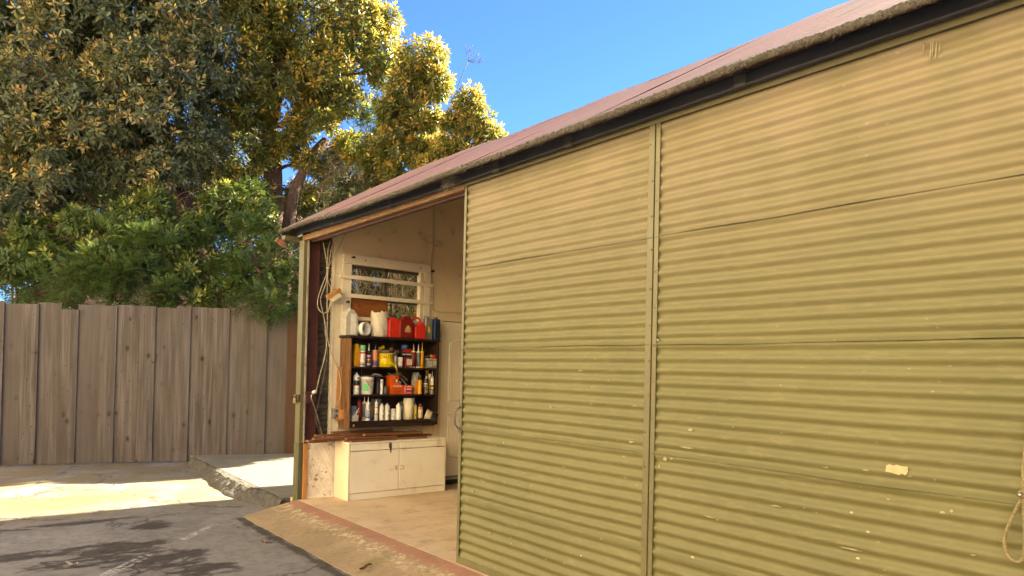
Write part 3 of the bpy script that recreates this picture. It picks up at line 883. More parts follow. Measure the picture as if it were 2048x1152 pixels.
g_.link(g_.ramp(g_.noise(g_.coord(), 7, 6, .65), .4, .75, .01, .07), mx2.inputs[0])
g_.link(mx.outputs[0], mx2.inputs[1]); g_.link(dus.outputs[0], mx2.inputs[2])
g_.link(mx2.outputs[0], ntg.nodes['Material Output'].inputs['Surface'])
for a, b, c, d in ((.551, 1.012, 2.30, 2.655), (1.05, 1.487, 2.30, 2.655), (1.05, 1.487, 2.082, 2.275)):
    B('pane', mg, win, a, b, 7.697, 7.701, c, d)
# walls out of view: back, far side and an added bay that casts the ground shadow's far edge
bw = MB(); bw.box(3.9, 4.0, -5.0, 7.805, 0, roof_z(RX, 0) - (3.9 - RX) * SL - .02); bw.build('back_wall', M_DARKCORR, shed)
bw = MB(); bw.prism([(.0, 0), (3.9, 0), (3.9, 3.2), (RX, 4.2), (.0, 2.98)], (0, -5.0, 0), (1, 0, 0), (0, 0, 1), (0, -.1, 0)); bw.build('near_end_wall', M_DARKCORR, shed)
MB().box(2.75, 4.0, 7.81, 8.42, -.1, roof_z(RX, 7) - (4.0 - RX) * SL - .05).build('shadow_bay', M_DARKCORR, shed)
# latch parts on the corner post
MB().box(.005, .125, 7.560, 7.568, 1.075, 1.205).build('latch_plate', M_STEEL, shed, .002)
lt = MB()
q0 = px_x(594, 801, -.055)
lt.box(-.062, -.046, 7.60, 7.72, 1.085, 1.165); lt.tube([(-.055, 7.70, 1.15), (-.075, 7.71, 1.15), (-.08, 7.73, 1.13), (-.07, 7.735, 1.105)], .006, 6)
lt.build('hasp', M_RUST, shed, .002)
bk = MB()
pA = px_y(667, 587, 7.56)
ax = np.array((.066, 0, .045)); 
bk.obox(pA, ax, (0, .055, 0), (-.012, 0, .018))
bkt = bk.build('bracket_block', M_PINE, shed, .002)
MB().obox(pA + np.array((.018, -.012, -.044)), ax * .72, (0, .045, 0), (-.014, 0, .02)).build('bracket_filler', M_WALLD, shed, .002)
# ------------------------------------------------------------------ shelf unit
SX0, SX1, SY0, SY1 = .437, 1.632, 7.385, 7.645
ROWZ = {0: 1.845, 1: 1.492, 2: 1.172, 3: .868}
ROWY = {0: 673, 1: 734, 2: 789, 3: 843}
shelf = thing('wall_shelf', (SX0, SY0, .79), 'dark stained wooden shelf unit hung under the window', 'shelf')
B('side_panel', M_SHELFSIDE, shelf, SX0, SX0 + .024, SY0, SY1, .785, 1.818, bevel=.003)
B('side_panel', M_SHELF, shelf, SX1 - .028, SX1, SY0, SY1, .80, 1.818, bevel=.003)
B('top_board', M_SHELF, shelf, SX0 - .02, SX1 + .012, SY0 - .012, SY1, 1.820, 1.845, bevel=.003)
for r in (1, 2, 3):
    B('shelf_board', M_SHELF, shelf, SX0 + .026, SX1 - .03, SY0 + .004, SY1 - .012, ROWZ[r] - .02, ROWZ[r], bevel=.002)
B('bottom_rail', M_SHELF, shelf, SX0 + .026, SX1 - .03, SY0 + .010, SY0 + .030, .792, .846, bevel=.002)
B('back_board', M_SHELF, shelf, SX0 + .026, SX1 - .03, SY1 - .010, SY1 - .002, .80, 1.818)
MB().lathe((.512, SY0 + .009, .82), [(.014, 0), (.012, .006), (0, .007)], 10, up=(0, -1, 0)).build('wood_plug', M_PINE, shelf)

def C(name, c, rough=.38, metallic=0.0):
    return pm('pack_' + name, c, tuple(q * .86 for q in c), 14, rough, .03, metallic=metallic, rvar=.08)
WHT = C('white', (.80, .76, .66)); CRM = C('cream', (.66, .55, .36)); BLK = C('black', (.022, .021, .02)); RED = C('red', (.58, .03, .018))
DRED = C('dark_red', (.20, .014, .012)); MAR = C('maroon', (.20, .02, .03)); YEL = C('yellow', (.78, .56, .02)); AMB = C('amber', (.68, .30, .012))
ORG = C('orange', (.80, .12, .015)); GRN = C('mint_green', (.24, .58, .22)); BLU = C('blue', (.05, .16, .42)); DBLU = C('dark_blue', (.025, .04, .12))
GRY = C('grey', (.34, .33, .31)); DGRY = C('dark_grey', (.08, .08, .085)); PUR = C('violet', (.16, .13, .30)); SAL = C('salmon', (.70, .24, .12))
BRN = C('brown', (.16, .06, .035)); LBLU = C('pale_blue', (.36, .42, .50)); GLD = C('gold', (.50, .30, .05), .3, .5); TIN = C('tin', (.42, .40, .36), .35, .6)
GRNP = C('green', (.06, .30, .10)); TAN = C('kraft', (.52, .40, .25)); PNK = C('pink', (.72, .30, .30)); CLR = C('clear_plastic', (.46, .44, .36), .25)
JUG = C('milky_plastic', (.50, .46, .37), .35)

def spot(px, row, Y):
    p = px_y(px, ROWY[row], Y)
    return float(p[0]), depth((p[0], Y, ROWZ[row])) / F_PX
def band(mb, c, r, z0, z1, n=20):
    return mb.lathe(c, [(r, z0), (r, z1)], n)
def print_bars(mb, c, r, rows, a0=-2.2, a1=-.9):
    """short raised marks of print wrapped on a round pack: rows of (z, height, list of (angle0, angle1))"""
    for z, hh, segs in rows:
        for s0, s1 in segs:
            n = 4; vs = []
            for i in range(n + 1):
                a = a0 + (a1 - a0) * (s0 + (s1 - s0) * i / n)
                for zz in (z, z + hh):
                    vs.append((c[0] + r * math.cos(a), c[1] + r * math.sin(a), c[2] + zz))
            mb.add(vs, [(2 * i, 2 * i + 2, 2 * i + 3, 2 * i + 1) for i in range(n)])
    return mb
def spray_can(px, row, w, hgt, body, cap, label, bands=(), capped=True, Y=7.45, marks=None, mm=BLK, name='spray_can', cat='spray can'):
    X, s = spot(px, row, Y)
    r, H = w * s / 2, hgt * s
    c = (X, Y, ROWZ[row] + .001)
    t = thing(name, c, label, cat, 'items on the shelf unit')
    ch = H * (.20 if capped else .10)
    b = H - ch
    pr = [(r * .93, 0), (r, .004), (r, .008), (r * .985, .01), (r * .985, b - r * .55), (r * .97, b - r * .5), (r * .72, b - r * .12), (r * .55, b)]
    MB().lathe(c, pr, 22).build('can_body', body, t)
    if capped:
        MB().lathe(c, [(r * .94, b - r * .5), (r * .94, H - .006), (r * .86, H), (0, H)], 22).build('cap', cap, t)
    else:
        MB().lathe(c, [(r * .45, b - .002), (r * .45, b + ch * .25), (r * .24, b + ch * .35), (r * .24, b + ch * .9), (r * .15, H), (0, H)], 14).build('nozzle', cap, t)
    for z0, z1, m in bands:
        MB().lathe(c, [(r * .990, z0 * H), (r * .998, z0 * H + .001), (r * .998, z1 * H - .001), (r * .990, z1 * H)], 22).build('label_band', m, t)
    if marks:
        print_bars(MB(), c, r * 1.004, [(z * H, hh * H, sg) for z, hh, sg in marks]).build('label_print', mm, t)
    return t
def caulk(px, row, w, hb, hn, body, noz, label, bands=(), Y=7.45, collar=None, marks=None, mm=WHT):
    X, s = spot(px, row, Y)
    r, H, N = w * s / 2, hb * s, hn * s
    c = (X, Y, ROWZ[row] + .001)
    t = thing('caulk_tube', c, label, 'caulk tube', 'items on the shelf unit')
    MB().lathe(c, [(r * .95, 0), (r * .95, H), (0, H)], 18).build('cartridge', body, t)
    MB().lathe(c, [(r * .96, 0), (r, .001), (r, .012), (r * .96, .013)], 18).build('end_collar', collar or noz, t)
    MB().lathe(c, [(r * .96, H - .013), (r, H - .012), (r, H + .001), (r * .4, H + .003), (0, H + .0031)], 18).build('end_collar', collar or noz, t)
    MB().lathe(c, [(r * .36, H + .003), (r * .33, H + .01), (r * .24, H + N * .3), (r * .10, H + N), (0, H + N)], 12).build('nozzle', noz, t)
    for z0, z1, m in bands:
        MB().lathe(c, [(r * .952, z0 * H), (r * .975, z0 * H + .001), (r * .975, z1 * H - .001), (r * .952, z1 * H)], 18).build('label_band', m, t)
    if marks:
        print_bars(MB(), c, r * .985, [(z * H, hh * H, sg) for z, hh, sg in marks]).build('label_print', mm, t)
    return t
def carton(px, row, w, hgt, mat, label, name='cardboard_box', dep=.08, Y=7.47, z=None, panels=(), yaw=0.0, cat='box'):
    """panels: (u0, u1, v0, v1, material) fractions of the front face, laid 1 mm proud"""
    X, s = spot(px, row, Y)
    W, H = w * s, hgt * s
    Z = (ROWZ[row] + .001) if z is None else z
    c = np.array((X, Y, Z))
    ux = np.array((math.cos(yaw), math.sin(yaw), 0)); uy = np.array((-math.sin(yaw), math.cos(yaw), 0)); uz = np.array((0, 0, 1.0))
    t = thing(name, c, label, cat, 'items on the shelf unit')
    MB().obox(c + uz * H / 2, ux * W / 2, uy * dep / 2, uz * H / 2).build('carton', mat, t, .002)
    for u0, u1, v0, v1, m in panels:
        cc = c - uy * (dep / 2 + .0008) + ux * (W * ((u0 + u1) / 2 - .5)) + uz * H * (v0 + v1) / 2
        MB().obox(cc, ux * W * (u1 - u0) / 2, uy * .0007, uz * H * (v1 - v0) / 2).build('print_panel', m, t)
    return t

# ---------------- top of the shelf, left to right
def jug(px, row, w, hgt, mat, cap, label, cat='jug', Y=7.5, dep=.12, win=None, fill=None, name='plastic_jug', slope=1):
    X, s = spot(px, row, Y)
    W, H = w * s, hgt * s
    z0 = ROWZ[row] + .001
    t = thing(name, (X, Y, z0), label, cat, 'items on the shelf unit')
    o = [(-.5, 0), (.5, 0), (.5, .70), (.40, .80), (.12, .955), (-.12, .955), (-.40, .80), (-.5, .70)] if slope == 1 else \
        [(-.5, 0), (.5, 0), (.5, .62), (.46, .70), (.30, .84), (.22, .96), (-.02, 1.0), (-.26, .97), (-.36, .84), (-.40, .66), (-.5, .56)]
    MB().prism([(a * W, b * H) for a, b in o], (X, Y - dep / 2, z0), (1, 0, 0), (0, 0, 1), (0, dep, 0)).build('bottle', mat, t, .008)
    if slope == 1:
        MB().lathe((X, Y, z0 + H * .955), [(W * .12, 0), (W * .12, H * .045), (0, H * .046)], 14).build('cap', cap, t)
    if win:
        MB().box(X + W * win[0], X + W * win[1], Y - dep / 2 - .0012, Y - dep / 2 - .0002, z0 + H * win[2], z0 + H * win[3]).build('sight_strip', win[4], t)
    if fill:
        MB().box(X - W * .49, X + W * .49, Y - dep / 2 - .0012, Y - dep / 2 - .0002, z0 + H * .02, z0 + H * fill[0]).build('liquid_level', fill[1], t)
    return t
jug(697.5, 0, 27, 54, JUG, WHT, 'translucent plastic jug at the left end of the shelf top', win=(-.12, .30, .04, .80, WHT), Y=7.50, dep=.15)
# white plastic pipe lying on its side, its open end towards the yard
X, s = spot(728, 0, 7.46)
pc = np.array((X, 7.40, ROWZ[0] + 14.5 * s)); pax = np.array((-.42, 1.0, .0)); pax /= np.linalg.norm(pax)
pr_ = 14 * s
pt = thing('plastic_pipe', (X, 7.42, ROWZ[0]), 'short thick white plastic pipe lying on the shelf top', 'pipe', 'items on the shelf unit')
MB().lathe(pc, [(pr_ * .80, .24), (pr_ * .80, .0), (pr_, .0), (pr_, .05), (pr_ * .93, .052), (pr_ * .93, .24), (pr_ * .80, .24)], 26, up=pax).build('pipe_wall', WHT, pt)
# crumpled paper sack
X, s = spot(758, 0, 7.49)
W, H = 35 * s, 53 * s
def sack(u, v):
    an = 2 * math.pi * u
    r = (W / 2) * (1 + .05 * wobble(an * 3 + v * 4, 1) + .03 * wobble(v * 9 + an, 4)) * (1 - .05 * abs(v - .5)) * (.86 if v < .02 else 1)
    rim = 0 if v < .9 else (v - .9) * 10
    z = H * (v * .92) + rim * .03 * wobble(an * 1.5, 6) + .004 * wobble(an * 7, 2)
    sq = 1 / max(abs(math.cos(an)), abs(math.sin(an)))
    r *= .86 + .14 * min(sq, 1.25)
    return (X + r * math.cos(an), 7.49 + r * .85 * math.sin(an), ROWZ[0] + .002 + z)
M_SACK = pm('sack_paper', (.66, .59, .46), (.58, .51, .39), 7, .75, .7, bdist=.012)
sk = thing('paper_sack', (X, 7.49, ROWZ[0]), 'crumpled off-white paper sack on the shelf top', 'sack', 'items on the shelf unit')
mbs = MB().grid(sack, 40, 26, True); mbs.lathe((X, 7.49, ROWZ[0] + .002), [(W * .43, .001), (0, .0015)], 20); mbs.build('sack_wall', M_SACK, sk)
fl = MB()
fl.add([(X - .03, 7.45, ROWZ[0] + H * .90), (X + .09, 7.45, ROWZ[0] + H * .93), (X + .115, 7.43, ROWZ[0] + H * .72), (X + .05, 7.41, ROWZ[0] + H * .86), (X - .01, 7.42, ROWZ[0] + H * .99)], [(0, 1, 2, 3), (0, 3, 4)])
fl.build('folded_flap', M_SACK, sk)
MB().lathe((X, 7.49, ROWZ[0] + H * .62), [(0, 0), (W * .40, .01), (W * .41, .012), (0, .03)], 16).build('contents', GRY, sk)
def gas_can(px, w, hgt, mat, label, Y, dep=.15, kind=0, extras=()):
    X, s = spot(px, 0, Y)
    W, H = w * s, hgt * s
    z0 = ROWZ[0] + .001
    t = thing('fuel_can', (X, Y, z0), label, 'fuel can', 'items on the shelf unit')
    if kind == 0:      # plain squat body with domed shoulders
        o = [(-.5, 0), (.5, 0), (.5, .70), (.38, .84), (.16, .9), (-.2, .9), (-.42, .82), (-.5, .68)]
    elif kind == 1:    # house-shaped body rising to a ridge handle
        o = [(-.5, 0), (.5, 0), (.5, .62), (.42, .74), (.20, .96), (.02, 1.0), (-.16, .94), (-.30, .84), (-.44, .78), (-.5, .66)]
    else:              # body with a hooped handle to the left
        o = [(-.44, 0), (.5, 0), (.5, .52), (.42, .68), (.22, .80), (-.20, .62), (-.44, .56)]
    MB().prism([(a * W, b * H) for a, b in o], (X, Y - dep / 2, z0), (1, 0, 0), (0, 0, 1), (0, dep, 0)).build('tank', mat, t, .010)
    if kind == 2:
        pts = [(.20, .74), (.20, .90), (.06, .99), (-.20, 1.0), (-.42, .93), (-.46, .80), (-.36, .66)]
        MB().tube([(X + a * W, Y, z0 + b * H) for a, b in pts], W * .085, 10).build('carry_handle', mat, t)
    return t, X, s, W, H, z0
t, X, s, W, H, z0 = gas_can(783, 24, 44, RED, 'bright red plastic fuel can with dark spout next to the paper sack', 7.47)
MB().tube([(X + .01, 7.47, z0 + H * .88), (X + .012, 7.46, z0 + H * 1.02), (X + .035, 7.45, z0 + H * 1.16), (X + .06, 7.44, z0 + H * 1.20)], [.02, .016, .012, .013], 10).build('spout', BLK, t)
MB().lathe((X + .035, 7.47, z0 + H * .86), [(.03, 0), (.03, .03), (.02, .04), (0, .041)], 14).build('spout_collar', BLK, t)
t, X, s, W, H, z0 = gas_can(807, 31, 45, DRED, 'dark red fuel can with a torn yellow label', 7.455, kind=1)
MB().prism([(-.03, 0), (.04, 0), (.042, .05), (.02, .075), (.0, .085), (-.02, .06), (-.035, .03)], (X + .01, 7.455 - .0775, z0 + .07), (1, 0, 0), (0, 0, 1), (0, .0015, 0)).build('torn_label', pm('torn_label', (.55, .38, .15), (.35, .16, .06), 60, .6), t)
MB().lathe((X - .055, 7.50, z0 + H * .84), [(.024, 0), (.024, .045), (.018, .05), (0, .051)], 14).build('green_cap', GRNP, t)
MB().lathe((X + .075, 7.50, z0 + H * .70), [(.018, 0), (.018, .085), (.013, .09), (0, .091)], 14).build('green_spout_cap', GRNP, t)
gas_can(834.5, 26, 42, RED, 'small bright red fuel can with a hooped carry handle', 7.45, kind=2)
def tin_can(px, w, hgt, mat, label, Y, panels=(), dep=.08):
    X, s = spot(px, 0, Y)
    W, H = w * s, hgt * s
    z0 = ROWZ[0] + .001
    t = thing('oblong_tin', (X, Y, z0), label, 'tin', 'items on the shelf unit')
    MB().box(X - W / 2, X + W / 2, Y - dep / 2, Y + dep / 2, z0, z0 + H).build('can_body', mat, t, .006)
    for u0, u1, v0, v1, m in panels:
        MB().box(X + W * (u0 - .5), X + W * (u1 - .5), Y - dep / 2 - .0012, Y - dep / 2 - .0003, z0 + H * v0, z0 + H * v1).build('print_panel', m, t)
    MB().tube([(X - W * .28, Y, z0 + H - .004), (X - W * .26, Y, z0 + H + .02), (X + W * .26, Y, z0 + H + .02), (X + W * .28, Y, z0 + H - .004)], .006, 8).build('wire_handle', M_CHROME, t)
    MB().lathe((X + W * .3, Y + .02, z0 + H), [(.014, 0), (.014, .012), (0, .0125)], 12).build('screw_cap', BLK, t)
tin_can(852, 21, 42, TIN, 'grey metal solvent tin with a small yellow panel', 7.45, ((.52, .72, .32, .60, YEL), (.15, .32, .02, .98, WHT)))
tin_can(870.5, 15, 41, DBLU, 'dark blue metal tin at the right end of the shelf top', 7.45, ((.05, .20, .01, .99, BLU), (.3, .95, .1, .8, BLK)))

# ---------------- first row under the top
jug(711, 1, 12, 46, AMB, YEL, 'amber yellow handled bottle in the top row, leftmost', Y=7.47, dep=.09, slope=2, name='oil_bottle', cat='bottle')
spray_can(724.5, 1, 13.5, 43, WHT, GRN, 'white spray can with a mint green cap', bands=((.05, .12, BLU), (.13, .20, SAL), (.60, .68, RED)), marks=((.25, .30, ((.62, .75),)), (.34, .03, ((.3, .5),))), mm=BRN)
caulk(737, 1, 10, 32, 14, BLK, WHT, 'black sealant tube with white and red label beside the green-capped can', bands=((.60, .74, PNK), (.40, .50, GRY), (.30, .38, RED), (.08, .24, GRY)), collar=BLK)
caulk(742, 1, 7, 31, 4, GRY, DGRY, 'thin grey sealant tube standing behind the black one', Y=7.56)
caulk(750, 1, 11, 33, 12, PUR, DGRY, 'violet and salmon sealant tube', bands=((.40, .93, SAL),), collar=PNK)
# roll of barrier tape with a loose tail
X, s = spot(771, 1, 7.47)
rr, H = 16 * s, 27 * s
tp = thing('barrier_tape_roll', (X, 7.47, ROWZ[1]), 'roll of yellow barrier tape with its tail hanging over the shelf edge', 'tape', 'items on the shelf unit')
cc = (X, 7.47, ROWZ[1] + .001)
MB().lathe(cc, [(rr * .45, 0), (rr, 0), (rr, H), (rr * .45, H), (rr * .45, 0)], 28).build('tape_winding', YEL, tp)
tv, tf = text_geo('CAUTION', H * .34)
bt = MB()
bt.add([(X + (rr + .0012) * math.sin(a / rr), 7.47 - (rr + .0012) * math.cos(a / rr), ROWZ[1] + H * .74 + b) for a, b in tv], tf)
bt.build('tape_lettering', BLK, tp)
ta = MB()
tl = [(-.085, -.005, .075), (-.05, -.10, .055), (.02, -.108, .048), (.075, -.10, .03), (.088, -.112, -.012), (.10, -.11, -.04)]
vs = []
for a, b, c in tl:
    vs += [(X + a, 7.47 + b + .004, ROWZ[1] + c + .02), (X + a - .004, 7.47 + b, ROWZ[1] + c - .018)]
ta.add(vs, [(2 * i, 2 * i + 2, 2 * i + 3, 2 * i + 1) for i in range(len(tl) - 1)])
tail = ta.build('loose_tail', YEL, tp)
sm_ = tail.modifiers.new('solid', 'SOLIDIFY'); sm_.thickness = .0015
# trigger sprayer behind the tape
X, s = spot(759, 1, 7.57)
ts = thing('trigger_bottle', (X, 7.57, ROWZ[1]), 'spray bottle with a yellow trigger head behind the barrier tape', 'bottle', 'items on the shelf unit')
MB().lathe((X, 7.57, ROWZ[1] + .001), [(.034, 0), (.036, .01), (.036, .12), (.018, .17), (.014, .2)], 16).build('bottle', GRY, ts)
tg = MB(); tg.obox((X + .01, 7.55, ROWZ[1] + .232), (.030, 0, .012), (0, .012, 0), (-.005, 0, .014)); tg.tube([(X - .015, 7.545, ROWZ[1] + .225), (X - .03, 7.54, ROWZ[1] + .20), (X - .028, 7.54, ROWZ[1] + .185)], .008, 8)
tg.lathe((X, 7.57, ROWZ[1] + .2), [(.018, 0), (.018, .02), (.012, .035)], 12); tg.build('trigger_head', YEL, ts)
# paper roll lying across the back
X, s = spot(778, 1, 7.585)
pr2 = thing('paper_roll', (X, 7.585, ROWZ[1]), 'beige paper roll lying behind the barrier tape', 'roll', 'items on the shelf unit')
MB().lathe((X - .12, 7.585, ROWZ[1] + .185), [(.026, 0), (.026, .24), (.010, .24), (.010, 0), (.026, 0)], 16, up=(1, 0, .02)).build('roll', TAN, pr2)
MB().box(X - .10, X + .10, 7.555, 7.615, ROWZ[1] + .001, ROWZ[1] + .156).build('carton_under', DGRY, pr2)
spray_can(782, 1, 10.5, 39, BRN, BRN, 'brown bottle with a wide brown lid behind the tape roll', Y=7.56, name='brown_bottle', cat='bottle', bands=((.55, .72, WHT),))
spray_can(790.5, 1, 7, 31, GRY, DGRY, 'slim grey aerosol between tape roll and boxes', Y=7.43)
carton(811, 1, 22, 37, BLK, 'black carton with a red band and white print', dep=.07, Y=7.53, panels=((0, 1, .82, .99, RED), (.08, .28, .86, .93, WHT), (.5, .9, .86, .93, WHT), (.30, .92, .69, .75, WHT), (0, .22, .68, .74, WHT)))
X, s = spot(808.5, 1, 7.53)
t = thing('masking_tape_roll', (X, 7.53, ROWZ[1] + 37 * s), 'roll of blue masking tape on the black carton', 'tape', 'items on the shelf unit')
MB().lathe((X, 7.53, ROWZ[1] + 37.3 * s + .001), [(.022, 0), (.042, 0), (.042, .047), (.022, .047), (.022, 0)], 24).build('winding', BLU, t)
nb_ = carton(800, 1, 6.5, 17, WHT, 'narrow white box standing before the black carton', dep=.05, Y=7.42, z=ROWZ[1] + .021, panels=((.2, .5, .35, .42, BRN),))
B('riser', GRY, nb_, spot(800, 1, 7.42)[0] - .017, spot(800, 1, 7.42)[0] + .017, 7.398, 7.442, ROWZ[1] + .001, ROWZ[1] + .020)
carton(815, 1, 16, 20, MAR, 'small dark red box with a cream label', dep=.06, Y=7.43, panels=((.18, .98, .24, .84, CRM), (.5, .58, .52, .60, BLK), (.3, .4, .86, .95, WHT), (.6, .85, .04, .16, GRY)))
caulk(826.5, 1, 8.5, 33, 15, MAR, CRM, 'maroon sealant tube with cream nozzle', marks=((.55, .06, ((.7, .85),)), (.72, .06, ((.7, .85),))))
caulk(836, 1, 8.5, 32.5, 14.5, GRY, WHT, 'silver grey sealant tube with white nozzle', bands=((.10, .90, DGRY),), marks=((.2, .5, ((.35, .5),)), (.75, .1, ((.3, .55),)), (.08, .06, ((.3, .6),))))
caulk(843.5, 1, 7.5, 33, 18, AMB, YEL, 'orange sealant tube with yellow nozzle', marks=((.3, .12, ((.4, .7),)), (.5, .14, ((.4, .7),)), (.12, .1, ((.4, .7),))), mm=BLK)
# clear tub and the red can lying on it
X, s = spot(860, 1, 7.46)
t = thing('plastic_tub', (X, 7.46, ROWZ[1]), 'clear square tub of screws with a pale label', 'tub', 'items on the shelf unit')
W, H = 22 * s, 18 * s
MB().prism([(-.46, 0), (.46, 0), (.5, 1.0), (-.5, 1.0)], (X, 7.40, ROWZ[1] + .001), (W, 0, 0), (0, 0, H), (0, .12, 0)).build('tub', pm('screw_tub', (.30, .27, .20), (.16, .14, .10), 80, .25), t, .008)
MB().box(X - W * .51, X + W * .51, 7.395, 7.525, ROWZ[1] + H * .96, ROWZ[1] + H * 1.06).build('lid', CLR, t, .004)
MB().box(X - W * .44, X - W * .06, 7.3975, 7.3985, ROWZ[1] + H * .15, ROWZ[1] + H * .80).build('label', LBLU, t)
MB().box(X + W * .02, X + W * .44, 7.3975, 7.3985, ROWZ[1] + H * .32, ROWZ[1] + H * .84).build('label', TAN, t)
t = thing('red_aerosol', (X, 7.45, ROWZ[1] + H * 1.07), 'red and black aerosol lying on the clear tub', 'spray can', 'items on the shelf unit')
ca = np.array((X - .06, 7.46, ROWZ[1] + H * 1.06 + .024)); ua = np.array((1.0, -.16, .03))
MB().lathe(ca, [(.010, -.02), (.012, 0), (.022, .012), (.023, .05), (.023, .06)], 18, up=ua).build('shoulder', BLK, t)
MB().lathe(ca, [(.0232, .058), (.0232, .135)], 18, up=ua).build('label_band', RED, t)
MB().lathe(ca, [(.0233, .05), (.0233, .07)], 18, up=ua).build('label_stripe', AMB, t)
MB().lathe(ca, [(.023, .134), (.0238, .138), (.0238, .15), (.016, .148), (0, .145)], 18, up=ua).build('base', TIN, t)

# ---------------- second row
spray_can(712.5, 2, 12.5, 44, WHT, WHT, 'white aerosol with black and red band, leftmost in second row', capped=False, bands=((.42, .64, BLK), (.40, .43, RED)), marks=((.2, .10, ((.5, .65),)), (.7, .08, ((.3, .8),))))
caulk(708, 2, 6, 36, 8, GRY, GRY, 'grey sealant tube half hidden behind the leftmost aerosol', Y=7.59)
caulk(722, 2, 8, 32, 17, GRY, GRY, 'grey sealant tube standing behind the white bucket', Y=7.6)
X, s = spot(733, 2, 7.475)
t = thing('plastic_bucket', (X, 7.475, ROWZ[2]), 'small white plastic bucket with a green label and wire bail', 'bucket', 'items on the shelf unit')
W, H = 30 * s, 35 * s
cb_ = (X, 7.475, ROWZ[2] + .001)
MB().lathe(cb_, [(W * .40, 0), (W * .41, .003), (W * .47, H * .84), (W * .50, H * .85), (W * .50, H * .90), (W * .48, H * .91), (W * .49, H * .97), (W * .47, H), (0, H)], 28).build('pail', WHT, t)
lb = MB(); vs = []
for i in range(7):
    a = -2.55 + i * .13
    for zz in (.20, .60):
        r_ = W * (.41 + .06 * zz / .84) + .0012
        vs.append((X + r_ * math.cos(a), 7.475 + r_ * math.sin(a), ROWZ[2] + H * zz))
lb.add(vs, [(2 * i, 2 * i + 2, 2 * i + 3, 2 * i + 1) for i in range(6)]).build('green_label', C('label_green', (.16, .62, .22)), t)
MB().tube([(X - W * .30, 7.475 - W * .42, ROWZ[2] + H * .82), (X - W * .1, 7.475 - W * .52, ROWZ[2] + H * .55), (X + W * .25, 7.475 - W * .50, ROWZ[2] + H * .33), (X + W * .50, 7.475 - W * .15, ROWZ[2] + H * .36), (X + W * .49, 7.475, ROWZ[2] + H * .8)], .003, 6).build('wire_bail', M_IRON, t)
# trowel lying over the bucket rim
t = thing('plaster_trowel', (X, 7.5, ROWZ[2] + H), 'grey trowel lying across the bucket and orange box', 'trowel', 'items on the shelf unit')
tx = np.array((X + .14, 7.50, ROWZ[2] + H + .006))
MB().prism([(-.17, -.02), (-.10, -.035), (.11, -.028), (.11, .028), (-.10, .035), (-.17, .02)], tx, (1, 0, -.06), (0, 1, 0), (0, 0, .003)).build('blade', M_GALV, t)
MB().tube([tx + np.array((-.07, 0, .006)), tx + np.array((-.03, 0, .026)), tx + np.array((.03, 0, .018)), tx + np.array((.07, 0, .004))], [.006, .013, .012, .006], 8).build('handle', GRY, t)
spray_can(755, 2, 8, 33, DGRY, DGRY, 'dark grey bottle between bucket and white tube', Y=7.55, name='grey_bottle', cat='bottle')
spray_can(763, 2, 6, 30, WHT, WHT, 'slim white plastic tube beside the orange box', Y=7.44, name='white_tube', cat='tube')
X, s = spot(771, 2, 7.43)
t = thing('glass_jar', (X, 7.43, ROWZ[2]), 'small dark glass jar in front of the orange box', 'jar', 'items on the shelf unit')
MB().lathe((X, 7.43, ROWZ[2] + .001), [(.020, 0), (.021, .004), (.021, .07), (.017, .078), (.018, .084), (0, .085)], 16).build('jar', DGRY, t)
MB().lathe((X, 7.43, ROWZ[2] + .0865), [(.019, 0), (.019, .010), (0, .0105)], 16).build('lid', M_IRON, t)
# orange display box with a stepped front
X, s = spot(788, 2, 7.50)
W, H = 27 * s, 37 * s
t = thing('stepped_box', (X, 7.50, ROWZ[2]), 'orange stepped cardboard box with pale lettering', 'box', 'items on the shelf unit')
MB().prism([(-.5, 0), (.5, 0), (.5, .50), (.18, .50), (.18, 1.0), (-.5, 1.0)], (X, 7.44, ROWZ[2] + .001), (W, 0, 0), (0, 0, H), (0, .12, 0)).build('carton', ORG, t, .002)
for u0, u1, v0, v1, m in ((-.22, .12, .64, .80, BLK), (-.12, .06, .66, .78, WHT), (-.30, -.10, .41, .47, CRM), (-.06, .42, .41, .47, CRM), (-.25, .42, .30, .32, MAR), (-.25, .40, .22, .24, MAR), (-.25, .42, .14, .16, MAR), (-.25, .30, .06, .08, MAR), (-.15, .1, .88, .94, MAR)):
    MB().box(X + W * u0, X + W * u1, 7.4382 - (.0006 if m is WHT else 0), 7.4392 - (.0006 if m is WHT else 0), ROWZ[2] + H * v0, ROWZ[2] + H * v1).build('print_panel', m, t)
carton(797, 2, 6.5, 7, GRY, 'tiny grey box on the step of the orange box', dep=.04, Y=7.47, z=ROWZ[2] + H * .5 + .004)
carton(812, 2, 20, 18, RED, 'flat red and pink box right of the orange box', dep=.09, Y=7.47, panels=((.06, .24, .05, .95, PNK), (.34, .9, .80, .88, WHT), (.34, .86, .52, .62, WHT), (.34, .9, .08, .24, PNK), (.3, .98, .30, .36, MAR)))
# sanding papers and a long scraper heaped on the boxes
t = thing('sandpaper_heap', (X + .08, 7.52, ROWZ[2] + H), 'crumpled sheets of brown sandpaper heaped on the boxes', 'sandpaper', 'items on the shelf unit')
for i, (dx, dz, a, w_, l_) in enumerate(((.0, .02, .25, .035, .06), (.07, .0, -.55, .045, .09), (.10, -.03, -.75, .03, .08), (-.05, .012, -.15, .03, .06))):
    u_ = np.array((math.cos(a), 0, math.sin(a))); v_ = np.array((-math.sin(a) * .4, .8, math.cos(a) * .4))
    c_ = np.array((X + .03 + dx, 7.49 + .01 * i, ROWZ[2] + H + dz))
    MB().grid(lambda p, q: c_ + u_ * (p - .5) * 2 * l_ + v_ * (q - .5) * 2 * w_ + np.array((0, 0, .008 * wobble(p * 6 + q * 3, i))), 6, 5, False).build('sheet', TAN if i % 2 else pm('sanding_grit', (.20, .16, .10), (.13, .10, .06), 90, .95), t)
